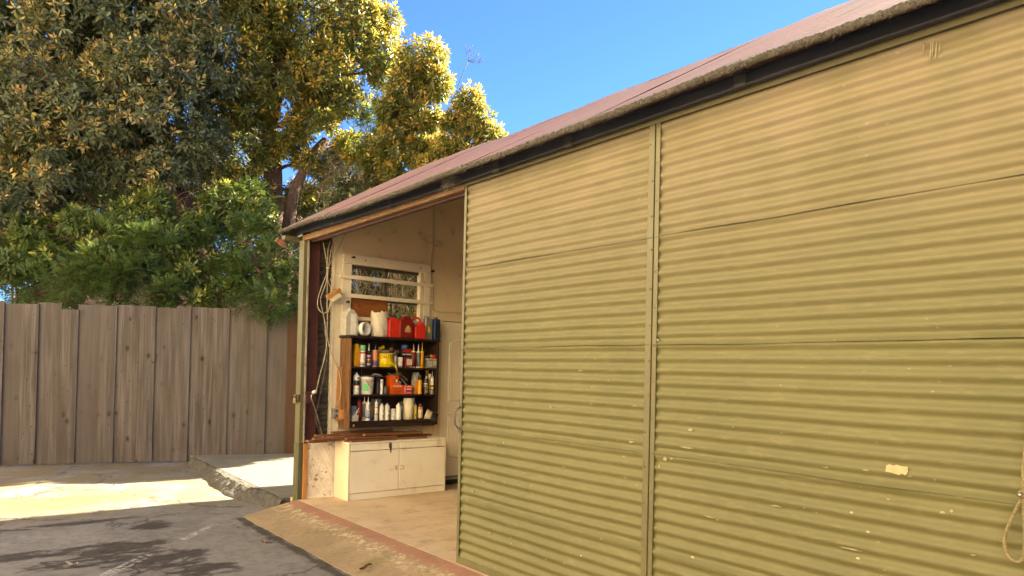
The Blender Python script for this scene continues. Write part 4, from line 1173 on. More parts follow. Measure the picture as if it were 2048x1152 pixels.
t = thing('long_scraper', (X + .2, 7.47, ROWZ[2]), 'long thin metal scraper leaning over the red box', 'scraper', 'items on the shelf unit')
p0 = px_y(826, 786, 7.44); p1 = px_y(802, 757, 7.52)
MB().obox((p0 + p1) / 2, (p1 - p0) / 2, (0, .010, 0), (.0025, 0, .0025)).build('blade', M_GALV, t)
MB().obox(p1 + (p1 - p0) * .12, (p1 - p0) * .14, (0, .012, 0), (.008, 0, .008)).build('grip', BRN, t, .002)
jug(831, 2, 14, 44, CLR, CLR, 'translucent handled jug of amber fluid in second row', Y=7.52, dep=.09, slope=2, fill=(.56, AMB), name='fluid_jug')
spray_can(839.5, 2, 9.5, 38, AMB, BLK, 'orange bottle with a black cap before the fluid jug', Y=7.44, name='orange_bottle', cat='bottle', marks=((.15, .18, ((.55, .75),)), (.42, .1, ((.55, .75),)), (.60, .08, ((.55, .75),))))
spray_can(851.5, 2, 10, 35, BLK, CRM, 'black can with pale print and cream nozzle', capped=False, Y=7.43, bands=((.56, .62, CRM), (.44, .48, GRY)), marks=((.1, .12, ((.3, .6),)), (.3, .08, ((.35, .7),))), mm=CRM)
spray_can(853, 2, 9, 47, GLD, GLD, 'tall can with a gold cap behind the black can', Y=7.56)
spray_can(858.5, 2, 5.5, 40, AMB, WHT, 'small amber bottle squeezed between dark cans', Y=7.5, name='amber_bottle', cat='bottle')
caulk(863.5, 2, 7.5, 34, 13, BLK, LBLU, 'black tube with pale blue nozzle, rightmost in second row', bands=((.30, .42, YEL), (.52, .92, WHT), (.04, .26, GRY)), Y=7.44)

# ---------------- bottom row
X, s = spot(706.5, 3, 7.55)
t = thing('plastic_cup', (X, 7.55, ROWZ[3]), 'pale blue plastic cup in the bottom left corner of the shelf', 'cup', 'items on the shelf unit')
MB().lathe((X, 7.55, ROWZ[3] + .001), [(.030, 0), (.037, .165), (.034, .165), (.028, .01), (0, .008)], 18).build('cup', LBLU, t)
X, s = spot(708, 3, 7.43)
t = thing('pen_tub', (X, 7.43, ROWZ[3]), 'clear tub of pencils in the bottom left corner', 'tub', 'items on the shelf unit')
MB().prism([(-.42, 0), (.42, 0), (.5, 1), (-.5, 1)], (X, 7.395, ROWZ[3] + .001), (15 * s, 0, 0), (0, 0, 12 * s), (0, .075, 0)).build('tub', CLR, t, .004)
for i, (m, dx, tx_) in enumerate(((AMB, .0, .06), (TAN, -.015, .05), (PUR, -.03, .02), (WHT, .01, .045))):
    MB().tube([(X + dx - .02, 7.43, ROWZ[3] + .02), (X + dx + tx_, 7.42, ROWZ[3] + .118 + .012 * i)], .0045, 6).build('pencil', m, t)
X, s = spot(718, 3, 7.5)
t = thing('red_pump_bottle', (X, 7.5, ROWZ[3]), 'dark red ribbed bottle between the cup and the sealant tubes', 'bottle', 'items on the shelf unit')
MB().lathe((X, 7.5, ROWZ[3] + .001), [(.034, 0), (.035, .10), (.026, .125), (.030, .14), (.030, .155), (.032, .16), (.032, .175), (.030, .18), (.030, .215), (.02, .225), (.016, .24)], 16).build('bottle', DRED, t)
MB().lathe((X, 7.5, ROWZ[3] + .24), [(.016, 0), (.018, .012), (.012, .02), (0, .021)], 12).build('cap', BLK, t)
caulk(728, 3, 9, 37, 13, GRY, CRM, 'pale grey sealant tube with long cream nozzle in the bottom row', bands=((.2, .9, DGRY),), marks=((.25, .5, ((.5, .7),)),), Y=7.47)
caulk(735.5, 3, 9.5, 36, 12, LBLU, WHT, 'white and blue sealant tube, second in the bottom row', bands=((.14, .22, BLU), (.60, .92, WHT), (.02, .13, WHT)), Y=7.43, collar=WHT, marks=((.66, .1, ((.3, .7),)), (.80, .08, ((.3, .7),))), mm=DGRY)
caulk(743, 3, 8.5, 36, 13, DGRY, DGRY, 'charcoal sealant tube in the bottom row', Y=7.45, bands=((.1, .25, DBLU), (.35, .8, BRN)))
caulk(752, 3, 7.5, 36, 7, WHT, WHT, 'white and gold sealant tube in the bottom row', bands=((.70, .76, SAL), (.32, .37, GLD)), Y=7.43)
carton(753, 3, 14, 41, GRY, 'tall grey carton behind the white and gold tube', dep=.05, Y=7.59)
for px_, lab in ((763, 'left one of two matching white aerosols with dark emblem'), (773.5, 'right one of two matching white aerosols with dark emblem')):
    spray_can(px_, 3, 10.2, 34, WHT, WHT, lab, capped=False, marks=((.18, .02, ((.35, .8),)), (.22, .1, ((.4, .7),)), (.48, .10, ((.5, .75),))), Y=7.435)
spray_can(785.5, 3, 11.5, 22, WHT, WHT, 'short white tin with a dented lid in the bottom row', Y=7.46, name='paint_tin', cat='tin', bands=((.30, .33, GRY),))
spray_can(796.5, 3, 10.5, 34, WHT, WHT, 'plain white aerosol left of the paper towels', capped=False, Y=7.435)
spray_can(803.5, 3, 9, 35, GRY, DGRY, 'grey capped can tucked behind the paper towels', Y=7.54)
X, s = spot(816, 3, 7.455)
t = thing('paper_towel_roll', (X, 7.455, ROWZ[3]), 'roll of white paper towels standing in the bottom row', 'paper towels', 'items on the shelf unit')
rr, H = 10.3 * s, 42 * s
MB().lathe((X, 7.455, ROWZ[3] + .001), [(rr * .3, 0), (rr, 0), (rr, H), (rr * .3, H), (rr * .3, 0)], 30).build('towel_roll', pm('towel_paper', (.72, .63, .45), (.69, .60, .42), 40, .95, .3), t)
MB().add([(X + rr * .98, 7.455 - rr * .25, ROWZ[3] + .002), (X + rr * 1.06, 7.455 - rr * .4, ROWZ[3] + .002), (X + rr * 1.06, 7.455 - rr * .4, ROWZ[3] + H * 1.03), (X + rr * .98, 7.455 - rr * .25, ROWZ[3] + H)], [(0, 1, 2, 3)]).build('loose_sheet', WHT, t)
caulk(830, 3, 7, 28, 5, YEL, LBLU, 'yellow tube with pale nozzle right of the paper towels', Y=7.44, marks=((.2, .2, ((.2, .5),)),), mm=BRN)
spray_can(840, 3, 10.5, 31, BRN, TIN, 'brown and white aerosol with a silver dome top', capped=False, Y=7.44, bands=((.08, .62, CRM), (.64, .78, SAL)), marks=((.3, .08, ((.4, .7),)), (.45, .05, ((.5, .7),))))
# white lampshade-like pot with a black base, tipped over the edge
t = thing('tipped_pot', px_y(862, 842, 7.43), 'cream plastic pot with a black base tipped over the shelf edge', 'pot', 'items on the shelf unit')
pc0 = px_y(853, 829, 7.45); pc1 = px_y(874, 836, 7.37)
ua = pc1 - pc0; L = np.linalg.norm(ua)
MB().lathe(pc0, [(.070, -.01), (.066, .0), (.056, L * .52)], 26, up=ua).build('shade', CRM, t)
MB().lathe(pc0, [(.075, L * .46), (.078, L * .50), (.074, L * .58), (.055, L), (.048, L * 1.02), (0, L * 1.02)], 26, up=ua).build('base', BLK, t)
carton(858, 3, 12, 26, CRM, 'cream carton standing behind the tipped pot', dep=.04, Y=7.6)
# saw blade hanging on the right side of the shelf
X = px_y(879, 758, 7.50)[0]
t = thing('saw_blade', (X, 7.50, 1.25), 'dark round saw blade hung beside the shelf', 'saw blade')
bl_ = MB(); zc = px_y(879, 758, 7.5)[2]
n = 48; o = []
for i in range(n * 2):
    a = math.pi * i / n; r_ = .128 if i % 2 else .120
    o.append((r_ * math.cos(a), r_ * math.sin(a)))
bl_.prism(o, (SX1 + .016, 7.52, zc), (.30, .95, 0), (0, 0, 1), (.0022, -.0007, 0)).build('disc', pm('blued_steel', (.035, .034, .034), (.02, .02, .02), 9, .32, metallic=.6), t)
MB().lathe((SX1 + .0145, 7.52, zc), [(.012, 0), (.012, .010), (0, .011)], 12, up=(.95, -.30, 0)).build('arbor_bolt', M_IRON, t)

# ------------------------------------------------------------------ cabinet and planks
cab = thing('low_cabinet', (1.0, 7.4, 0), 'long low cream painted cabinet standing on the shed floor', 'cabinet')
M_CAB = pm('cabinet_cream', (.84, .77, .62), (.79, .72, .57), 3, .5, .06, spots=(((.45, .35, .22), 60, .70, .75), ((.62, .52, .36), 6, .58, .75)))
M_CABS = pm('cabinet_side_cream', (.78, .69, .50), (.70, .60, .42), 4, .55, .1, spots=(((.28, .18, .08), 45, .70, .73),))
KX0, KX1, KY0, KY1 = .372, 1.66, 7.222, 7.575
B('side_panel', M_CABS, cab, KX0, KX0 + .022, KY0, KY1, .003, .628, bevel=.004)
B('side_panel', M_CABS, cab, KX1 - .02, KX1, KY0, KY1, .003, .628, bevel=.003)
B('top_board', M_CAB, cab, KX0 - .004, KX1 + .006, KY0 - .008, KY1, .630, .648, bevel=.003)
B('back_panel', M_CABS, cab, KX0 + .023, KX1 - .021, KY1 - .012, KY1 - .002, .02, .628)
B('plinth', M_CAB, cab, KX0 + .023, KX1 - .021, KY0 + .012, KY0 + .03, .003, .075)
B('divider', M_CABS, cab, 1.003, 1.017, KY0 + .004, KY1 - .015, .08, .628)
for x0, x1 in ((KX0 + .026, 1.002), (1.018, KX1 - .023)):
    B('drawer_front', M_CAB, cab, x0, x1, KY0 - .004, KY0 + .012, .553, .626, bevel=.002)
    B('cabinet_door', M_CAB, cab, x0, x1, KY0 - .004, KY0 + .012, .082, .546, bevel=.002)
for xa, sg in ((.985, -1), (1.035, 1)):
    MB().tube([(xa + .016 * sg * math.cos(a) + (.012 * sg if abs(a) < 1.6 else 0), KY0 - .004 - .018 * max(0, math.cos(a)), .333 + .019 * math.sin(a)) for a in np.linspace(-2.0, 2.0, 12)], .0042, 6).build('cup_handle', M_CHROME, cab)
sm2 = MB(); vs = []
o = [(0, .055), (.018, .05), (.024, .02), (.022, -.01), (.020, -.05), (.012, -.075), (.004, -.06), (-.004, -.02), (-.014, .0), (-.016, .035)]
sm2.prism(o, (.885, KY0 - .0049, .575), (1, 0, 0), (0, 0, 1), (0, .0004, 0)).build('scuff_mark', pm('dark_scuff', (.06, .05, .045), (.10, .085, .07), 30, .9), cab)  # irregular dark paint scuff on the cabinet front
pln = [  # x0, x1, y, width, z0, thickness, yaw, label
    (-.02, .98, 7.45, .085, .652, .022, .02, 'redwood plank lying lowest at the back left of the cabinet pile'),
    (.36, 1.42, 7.335, .10, .652, .020, -.015, 'long redwood plank lowest along the middle of the pile'),
    (.40, .98, 7.262, .07, .652, .018, .025, 'short redwood plank along the front edge of the cabinet'),
    (.70, 1.62, 7.52, .085, .652, .022, .0, 'thin redwood plank at the back right of the pile'),
    (.03, .66, 7.40, .075, .678, .022, .03, 'redwood plank sticking out left over the low wall, second layer'),
    (.37, 1.02, 7.305, .06, .675, .020, .03, 'redwood plank on the front of the pile, second layer'),
    (.62, 1.40, 7.365, .075, .702, .024, .035, 'thick redwood plank on top of the pile'),
    (.10, 1.40, 7.50, .07, .702, .020, -.01, 'long redwood plank on top at the back of the pile'),
    (.32, 1.10, 7.56, .06, .724, .020, .01, 'narrow redwood plank topmost against the wall')]
for i, (x0, x1, y, w, z0, th, ya, lab) in enumerate(pln):
    ux = np.array((math.cos(ya), math.sin(ya), 0)); uy = np.array((-math.sin(ya), math.cos(ya), 0))
    c = np.array(((x0 + x1) / 2, y, z0 + th / 2))
    ob = MB().obox((0, 0, 0), ux * (x1 - x0) / 2, uy * w / 2, (0, 0, th / 2)).build('plank', M_PLANK, None, .002)
    ob.location = tuple(c)
    tag(ob, lab, 'plank', 'planks on the cabinet')
# ------------------------------------------------------------------ bits at the corner
p0 = px_y(681, 733, 7.60); p1 = px_y(676, 842, 7.60)
st_ = MB().obox((p0 + p1) / 2, (p1 - p0) / 2 * np.array((1, 1, 1)), (.034, 0, 0), (0, .012, 0)).build('wood_strip', M_PINE, None, .002, origin=p1)
tag(st_, 'orange-brown wood strip fixed upright beside the shelf', 'wood strip')
eb_ = px_y(671, 826, 7.61)
ex = thing('electrical_box', eb_, 'grey metal electrical box below the cables', 'electrical box')
MB().box(eb_[0] - .042, eb_[0] + .042, 7.585, 7.638, eb_[2] - .055, eb_[2] + .055).build('box', M_GALV, ex, .005)
MB().box(eb_[0] - .036, eb_[0] + .036, 7.581, 7.5845, eb_[2] - .048, eb_[2] + .048).build('cover', M_GALV, ex, .002)
sp = MB()
for dz in (-.028, .028):
    sp.lathe((eb_[0], 7.581, eb_[2] + dz), [(.017, 0), (.016, .003), (0, .0032)], 14, up=(0, -1, 0))
sp.build('sockets', DGRY, ex)
ob_ = px_y(686, 829, 7.55)
ob = MB().box(ob_[0] - .042, ob_[0] + .040, 7.50, 7.58, ob_[2] - .055, ob_[2] + .055).build('wood_block', M_PINE, None, .004, origin=ob_)
tag(ob, 'orange wood block beside the electrical box', 'wood block')
# cables
def cable(pts, Y, r, mat, label, name='electrical_cable', cat='cable', grp=None):
    P = [px_y(a, b, Y + (c[0] if c else 0)) for a, b, *c in pts]
    # smooth
    Q = []
    for i in range(len(P) - 1):
        p0, p1, p2, p3 = P[max(i - 1, 0)], P[i], P[i + 1], P[min(i + 2, len(P) - 1)]
        for k in range(6):
            t = k / 6
            Q.append(.5 * ((2 * p1) + (-p0 + p2) * t + (2 * p0 - 5 * p1 + 4 * p2 - p3) * t * t + (-p0 + 3 * p1 - 3 * p2 + p3) * t ** 3))
    Q.append(P[-1])
    ob = MB().tube(Q, r, 7).build(name, mat, None, origin=P[-1])
    return tag(ob, label, cat, grp)
cable([(692, 464), (680, 490), (668, 512), (658, 533), (655, 548), (652, 566), (645, 585), (641, 600), (645, 622), (649, 640), (651, 660), (653, 690), (648, 720), (641, 745), (634, 775), (629, 800)], 7.59, .0055, M_CABLE, 'pale cable running down from the header beside the steel column')
cable([(661, 482), (656, 500), (655, 530), (655, 548), (657, 565), (662, 577), (659, 595), (654, 605), (655, 640), (654, 665), (658, 690), (668, 720), (678, 745), (682, 768), (681, 790), (674, 812)], 7.585, .0055, M_CABLE, 'pale cable curving down to the electrical box')
cable([(646, 484), (650, 505), (654, 530), (653, 548), (646, 566), (638, 590), (635, 608), (640, 622), (650, 626), (658, 615), (661, 600), (660, 588)], 7.575, .005, M_CABLE, 'coiled loop of pale cable tied on the column')
cable([(664, 490), (659, 520), (656, 545), (655, 560), (654, 600), (656, 625), (662, 600), (663, 570), (661, 556)], 7.57, .0045, M_CABLE, 'second coiled loop of pale cable tied on the column')
cable([(649, 661), (655, 700), (650, 740), (643, 775), (638, 800), (632, 830), (634, 850), (642, 868), (650, 876)], 7.60, .004, M_GREYCABLE, 'grey cable hanging down to the low wall')
cable([(868, 412), (866.5, 450), (866, 480), (866, 502), (863, 508), (862.5, 530), (864, 552), (866, 580), (865, 606), (868, 620), (880, 624), (905, 624.5), (928, 626)], 7.636, .0055, M_CABLE, 'white cord clipped down the wall right of the window')
tie = px_y(656, 536, 7.572)
tag(MB().lathe(tie, [(.020, -.005), (.023, 0), (.020, .005)], 12).build('cable_tie', WHT, None, origin=tie), 'white cable tie round the coiled cables', 'cable tie')
# prop rod with a white knob
t = thing('prop_rod', px_y(646, 877, 7.57), 'thin metal rod with white knob leaning by the corner post', 'rod')
MB().tube([px_y(630, 786, 7.53), px_y(624, 789, 7.52), px_y(622, 794, 7.52), px_y(628, 812, 7.53), px_y(634, 830, 7.54), px_y(646, 877, 7.57)], [.007, .007, .0065, .0065, .009, .009], 9).build('rod', M_CHROME, t)
kp = px_y(629, 784, 7.535)
MB().lathe(kp, [(0, -.03), (.016, -.026), (.022, -.01), (.022, .012), (.014, .026), (0, .028)], 14, up=(1, .2, .35)).build('knob', WHT, t)
# padlock
pk = px_x(589, 801, -.075)
t = thing('padlock', pk, 'brass padlock hanging open on the corner post', 'padlock')
MB().obox(pk, (.006, .026, .004), (.011, -.003, 0), (0, -.004, .026)).build('lock_body', pm('pale_brass', (.60, .48, .22), (.52, .40, .17), 20, .35, metallic=.4), t, .003)
MB().tube([pk + np.array((0, .016, .024)), pk + np.array((0, .017, .052)), pk + np.array((0, .006, .066)), pk + np.array((0, -.010, .062)), pk + np.array((.004, -.018, .046))], .0048, 8).build('shackle', M_CHROME, t)
# rope hanging on the door stop at the right edge
rp = [(-.036, .835, 1.36), (-.040, .842, 1.26), (-.042, .848, 1.16), (-.045, .846, 1.09), (-.05, .865, 1.03), (-.05, .893, .95), (-.05, .902, .90), (-.05, .890, .852), (-.05, .862, .834), (-.05, .842, .855), (-.05, .838, .93), (-.05, .842, 1.02), (-.045, .846, 1.085)]
rope = thing('rope', (-.045, .846, .83), 'looped tan rope knotted on the door stop at the right edge', 'rope')
P = [np.array(q) for q in rp]; Q = []
for i in range(len(P) - 1):
    p0, p1, p2, p3 = P[max(i - 1, 0)], P[i], P[i + 1], P[min(i + 2, len(P) - 1)]
    for k in range(24):
        t = k / 24
        Q.append(.5 * ((2 * p1) + (-p0 + p2) * t + (2 * p0 - 5 * p1 + 4 * p2 - p3) * t * t + (-p0 + 3 * p1 - 3 * p2 + p3) * t ** 3))
for ph in range(3):
    S = []
    for i, q in enumerate(Q):
        a = i * .55 + ph * 2.094
        S.append(q + np.array((math.cos(a) * .0035, math.sin(a) * .0035, 0)))
    MB().tube(S, .0036, 6).build('strand', M_ROPE, rope)
MB().lathe((-.048, .847, 1.085), [(0, -.018), (.013, -.012), (.018, 0), (.013, .012), (0, .018)], 12, up=(.3, .6, .7)).build('knot', M_ROPE, rope)
MB().tube([(-.03, .847, 1.09), (-.07, .847, 1.09), (-.08, .85, 1.08)], .006, 8).build('peg', M_CHROME, rope)
# dry leaves on the ground
lg = random.Random(3)
for i, (x, y, z, lab) in enumerate(((527, 1085, ZA + .004, 'curled dry brown leaf on the asphalt beside the apron'), (731, 1137, -.07, 'dark dry leaf lying on the concrete apron'), (143, 1131, ZA + .004, 'pale dry leaf on the stained asphalt at the left'))):
    c = px_z(x, y, z); 
    a = lg.uniform(0, 6); u_ = np.array((math.cos(a), math.sin(a), 0)); v_ = np.array((-math.sin(a), math.cos(a), 0))
    L, W = .055, .022
    mb = MB().grid(lambda p, q: c + u_ * (p - .5) * 2 * L + v_ * (q - .5) * 2 * W * math.sin(math.pi * min(.98, p * .94 + .04)) ** .7 + np.array((0, 0, .008 + .018 * (q - .5) ** 2 * 4 * .7 + .012 * math.sin(p * 5 + i))), 10, 6)
    tag(mb.build('fallen_leaf', pm('dry_leaf_%d' % i, ((.32, .17, .06), (.10, .04, .02), (.45, .40, .30))[i], None, 40, .8), None, origin=c), lab, 'leaf', 'fallen leaves')
# ------------------------------------------------------------------ foliage
def leaf_mat(name, old_a, old_b, young_a, young_b, trans=.30, rough=.38):
    m, nt, p = new_mat(name)
    g = NT(nt)
    at = g.n('ShaderNodeAttribute', attribute_name='leaf')
    sp = g.n('ShaderNodeSeparateColor'); g.link(at.outputs['Color'], sp.inputs[0])
    c_old = g.mix(sp.outputs[1], old_a, old_b)
    c_yng = g.mix(sp.outputs[1], young_a, young_b)
    c = g.mix(sp.outputs[0], c_old, c_yng)
    g.link(c, p.inputs['Base Color'])
    p.inputs['Roughness'].default_value = rough
    p.inputs['Specular IOR Level'].default_value = .5
    tr = g.n('ShaderNodeBsdfTranslucent')
    tc = g.mix(.45, c, (.34, .36, .05))
    tc = g.mix(sp.outputs[0], tc, c_yng)
    g.link(tc, tr.inputs[0])
    mx = g.n('ShaderNodeMixShader'); mx.inputs[0].default_value = trans
    g.link(p.outputs[0], mx.inputs[1]); g.link(tr.outputs[0], mx.inputs[2])
    g.link(mx.outputs[0], nt.nodes['Material Output'].inputs['Surface'])
    return m
M_LEAF = leaf_mat('glossy_leaf', (.028, .052, .034), (.145, .175, .092), (.58, .32, .14), (.52, .45, .10), .30, .36)  # wide dark-to-pale range imitates sky glints and dark gaps between leaves
M_LEAFY = leaf_mat('sunlit_leaf', (.065, .095, .032), (.14, .155, .04), (.62, .30, .05), (.66, .54, .09), .50, .38)  # golden copy for the lit crowns, sunlight partly put into the colour
M_LEAFG = leaf_mat('fresh_leaf', (.045, .088, .026), (.125, .175, .042), (.30, .32, .055), (.42, .40, .08), .36, .40)
M_FERN = leaf_mat('fern_leaf', (.026, .066, .022), (.062, .118, .03), (.10, .16, .036), (.14, .20, .04), .28, .45)
M_BARK = pm('red_brown_bark', (.12, .062, .040), (.065, .036, .026), 5, .95, .9, stretch=(5, 5, .8), spots=(((.20, .12, .08), 9, .6, .7),), bdist=.03)
M_TWIG = pm('dead_twig', (.23, .16, .10), (.13, .09, .06), 20, .95)
M_TWIGP = pm('pale_twig', (.62, .54, .42), (.45, .38, .28), 20, .95)

def leaves_mesh(name, mat, P, D, S, L, W, age, rnd, droop, parent):
    """one mesh of folded leaf blades: base P, direction D, side S, length L, width W (arrays)"""
    n = len(P)
    L = L[:, None]; W = W[:, None]
    Nn = np.cross(D, S)
    V = np.empty((n, 4, 3), np.float32)
    V[:, 0] = P
    V[:, 1] = P + D * L * .45 + S * W * .5 + Nn * W * .18
    V[:, 2] = P + D * L + np.array((0, 0, -1.0)) * L * droop[:, None]
    V[:, 3] = P + D * L * .45 - S * W * .5 + Nn * W * .18
    off = np.array(base_of(parent), np.float32)
    V = (V - off).reshape(-1, 3)
    me = bpy.data.meshes.new(name)
    me.vertices.add(n * 4); me.vertices.foreach_set('co', V.ravel())
    idx = np.arange(n)[:, None] * 4
    tri = np.concatenate([idx + np.array([[0, 1, 2]]), idx + np.array([[0, 2, 3]])], 1).ravel().astype(np.int32)
    me.loops.add(n * 6); me.loops.foreach_set('vertex_index', tri)
    me.polygons.add(n * 2); me.polygons.foreach_set('loop_start', np.arange(0, n * 6, 3, dtype=np.int32))
    me.polygons.foreach_set('loop_total', np.full(n * 2, 3, np.int32))
    me.update(calc_edges=True)
    a = me.color_attributes.new('leaf', 'FLOAT_COLOR', 'POINT')
    cc = np.ones((n, 4, 4), np.float32)
    cc[:, :, 0] = age[:, None]; cc[:, :, 1] = rnd[:, None]; cc[:, :, 2] = 0
    a.data.foreach_set('color', cc.ravel())
    me.materials.append(mat)
    ob = bpy.data.objects.new(name, me); col.objects.link(ob)
    ob.parent = parent; _base[ob.name] = base_of(parent)
    return ob
DENS = 2.3
def unit(a):
    return a / (np.linalg.norm(a, axis=-1, keepdims=True) + 1e-9)
def rosettes(rng, lobes, dens, leaf_len, per, young):
    """leaf rosettes on clumped shells of the lobes; lobes: (centre, (rx, ry, rz))"""
    Pc, Ax, Yg = [], [], []
    for c, r in lobes:
        c = np.array(c); r = np.array(r)
        area = 4 * math.pi * ((r[0] * r[1]) ** 1.6 / 3 + (r[0] * r[2]) ** 1.6 / 3 + (r[1] * r[2]) ** 1.6 / 3) ** (1 / 1.6)
        n = int(dens * DENS * area)
        nc = max(8, int(area * 1.5))
        cd_ = unit(rng.normal(size=(nc, 3)))
        crad = rng.uniform(.72, 1.06, nc)
        k = rng.integers(0, nc, n)
        d = unit(cd_[k] + rng.normal(size=(n, 3)) * (.40 / math.sqrt(max(.3, area / 6))))
        rad = crad[k] * (1 - np.abs(rng.normal(size=n)) * .13)
        deep = rng.random(n) < .16
        rad = np.where(deep, rng.uniform(.3, .8, n), rad)
        Pc.append(c + d * r * rad[:, None])
        Ax.append(unit(d * .8 + np.array((0, 0, .55)) + rng.normal(size=(n, 3)) * .3))
        cy = rng.random(nc) < young
        top = np.clip(d[:, 2] * .5 + .5, 0, 1)
        Yg.append((rng.random(n) < (.12 + .8 * cy[k]) * (.35 + .65 * top)) & ~deep)
    Pc = np.concatenate(Pc); Ax = np.concatenate(Ax); Yg = np.concatenate(Yg)
    n = len(Pc)
    ref = unit(np.cross(Ax, rng.normal(size=(n, 3)))); oth = np.cross(Ax, ref)
    az = rng.uniform(0, 2 * math.pi, (n, 1)) + np.arange(per)[None] * 2.4 + rng.normal(size=(n, per)) * .25
    lay = (np.arange(per) / per)[None]               # 0 outer (old) .. 1 inner (young)
    el = R(-12) + R(78) * lay + rng.normal(size=(n, per)) * .22
    D = (np.cos(el)[..., None] * (np.cos(az)[..., None] * ref[:, None] + np.sin(az)[..., None] * oth[:, None]) + np.sin(el)[..., None] * Ax[:, None])
    D = unit(D)
    S = unit(np.cross(D, Ax[:, None] + 1e-3))
    P = Pc[:, None] + D * leaf_len * .08 + Ax[:, None] * (lay[..., None] - .5) * leaf_len * .5
    L = leaf_len * rng.uniform(.7, 1.2, (n, per)) * (1 - .28 * lay)
    W = L * rng.uniform(.32, .44, (n, per))
    age = np.where(Yg[:, None] & (lay > .35), rng.uniform(.45, 1.0, (n, per)), rng.uniform(0, .10, (n, per)))
    rnd = np.clip(rng.random((n, 1)) * .6 + rng.random((n, per)) * .4, 0, 1)
    droop = np.where(age > .3, rng.uniform(.0, .12, (n, per)), rng.uniform(.05, .35, (n, per)))
    f = lambda a: a.reshape(-1, *a.shape[2:])
    return f(P), f(D), f(S), f(L), f(W), f(age), f(rnd), f(droop)
def fronds(rng, lobes, dens, frond_len, pairs, leaflet, young):
    Pc, Ax, Yg = [], [], []
    for c, r in lobes:
        c = np.array(c); r = np.array(r)
        area = 4 * math.pi * ((r[0] * r[1]) ** 1.6 / 3 + (r[0] * r[2]) ** 1.6 / 3 + (r[1] * r[2]) ** 1.6 / 3) ** (1 / 1.6)
        n = int(dens * 1.8 * area)
        nc = max(6, int(area * 2)); cd_ = unit(rng.normal(size=(nc, 3)))
        k = rng.integers(0, nc, n)
        d = unit(cd_[k] + rng.normal(size=(n, 3)) * .4)
        rad = rng.uniform(.55, 1.02, n)
        Pc.append(c + d * r * rad[:, None])
        Ax.append(unit(d * .9 + rng.normal(size=(n, 3)) * .45 + np.array((0, 0, .15))))
        Yg.append(rng.random(n) < young)
    Pc = np.concatenate(Pc); Ax = np.concatenate(Ax); Yg = np.concatenate(Yg)
    n = len(Pc)
    S0 = unit(np.cross(Ax, np.array((0, 0, 1.0)) + rng.normal(size=(n, 3)) * .25)); N0 = np.cross(S0, Ax)
    t = np.repeat(np.linspace(.12, 1, pairs), 2)[None]; sg = np.tile([1.0, -1.0], pairs)[None]
    fl = frond_len * rng.uniform(.7, 1.25, (n, 1))
    P = Pc[:, None] + Ax[:, None] * (fl * t)[..., None] + np.array((0, 0, -1.0)) * ((fl * t) ** 2 * .9)[..., None]
    D = unit(S0[:, None] * sg[..., None] + Ax[:, None] * (.45 + .9 * t ** 4)[..., None] + N0[:, None] * .12 + rng.normal(size=(n, 2 * pairs, 3)) * .12)
    S = unit(np.cross(D, N0[:, None]))
    L = leaflet * rng.uniform(.75, 1.2, (n, 2 * pairs)) * np.sin(np.pi * (t * .72 + .22)) 
    W = L * .46
    age = np.where(Yg[:, None], rng.uniform(.4, 1, (n, 2 * pairs)), rng.uniform(0, .25, (n, 2 * pairs)))
    rnd = np.clip(rng.random((n, 1)) * .7 + rng.random((n, 2 * pairs)) * .3, 0, 1)
    droop = np.full((n, 2 * pairs), .08)
    f = lambda a: a.reshape(-1, *a.shape[2:])
    return f(P), f(D), f(S), f(L), f(W), f(age), f(rnd), f(droop)
def limb_path(rg, a, b, n=9, wob=.06):
    a, b = np.array(a, float), np.array(b, float)
    L = np.linalg.norm(b - a); out = []
    sd = rg.uniform(0, 50)
    for i in range(n + 1):
        t = i / n
        p = a + (b - a) * t + np.array((0, 0, 1.0)) * L * .12 * math.sin(math.pi * t) * (.5 if b[2] > a[2] else -.2)
        w = math.sin(math.pi * t) * wob * L
        out.append(p + w * np.array((wobble(t * 5, sd), wobble(t * 5, sd + 3), .5 * wobble(t * 6, sd + 7))))
    return out
G0 = ZA
def px_lobes(lst):
    """(photo x, photo y, radius in px, depth, flatness) -> centre, radii"""
    out = []
    for x, y, r, D, *fl in lst:
        c = px_d(x, y, D); rr = r * D / F_PX
        k = fl[0] if fl else .85
        out.append((c, (rr, rr, rr * k)))
    return out
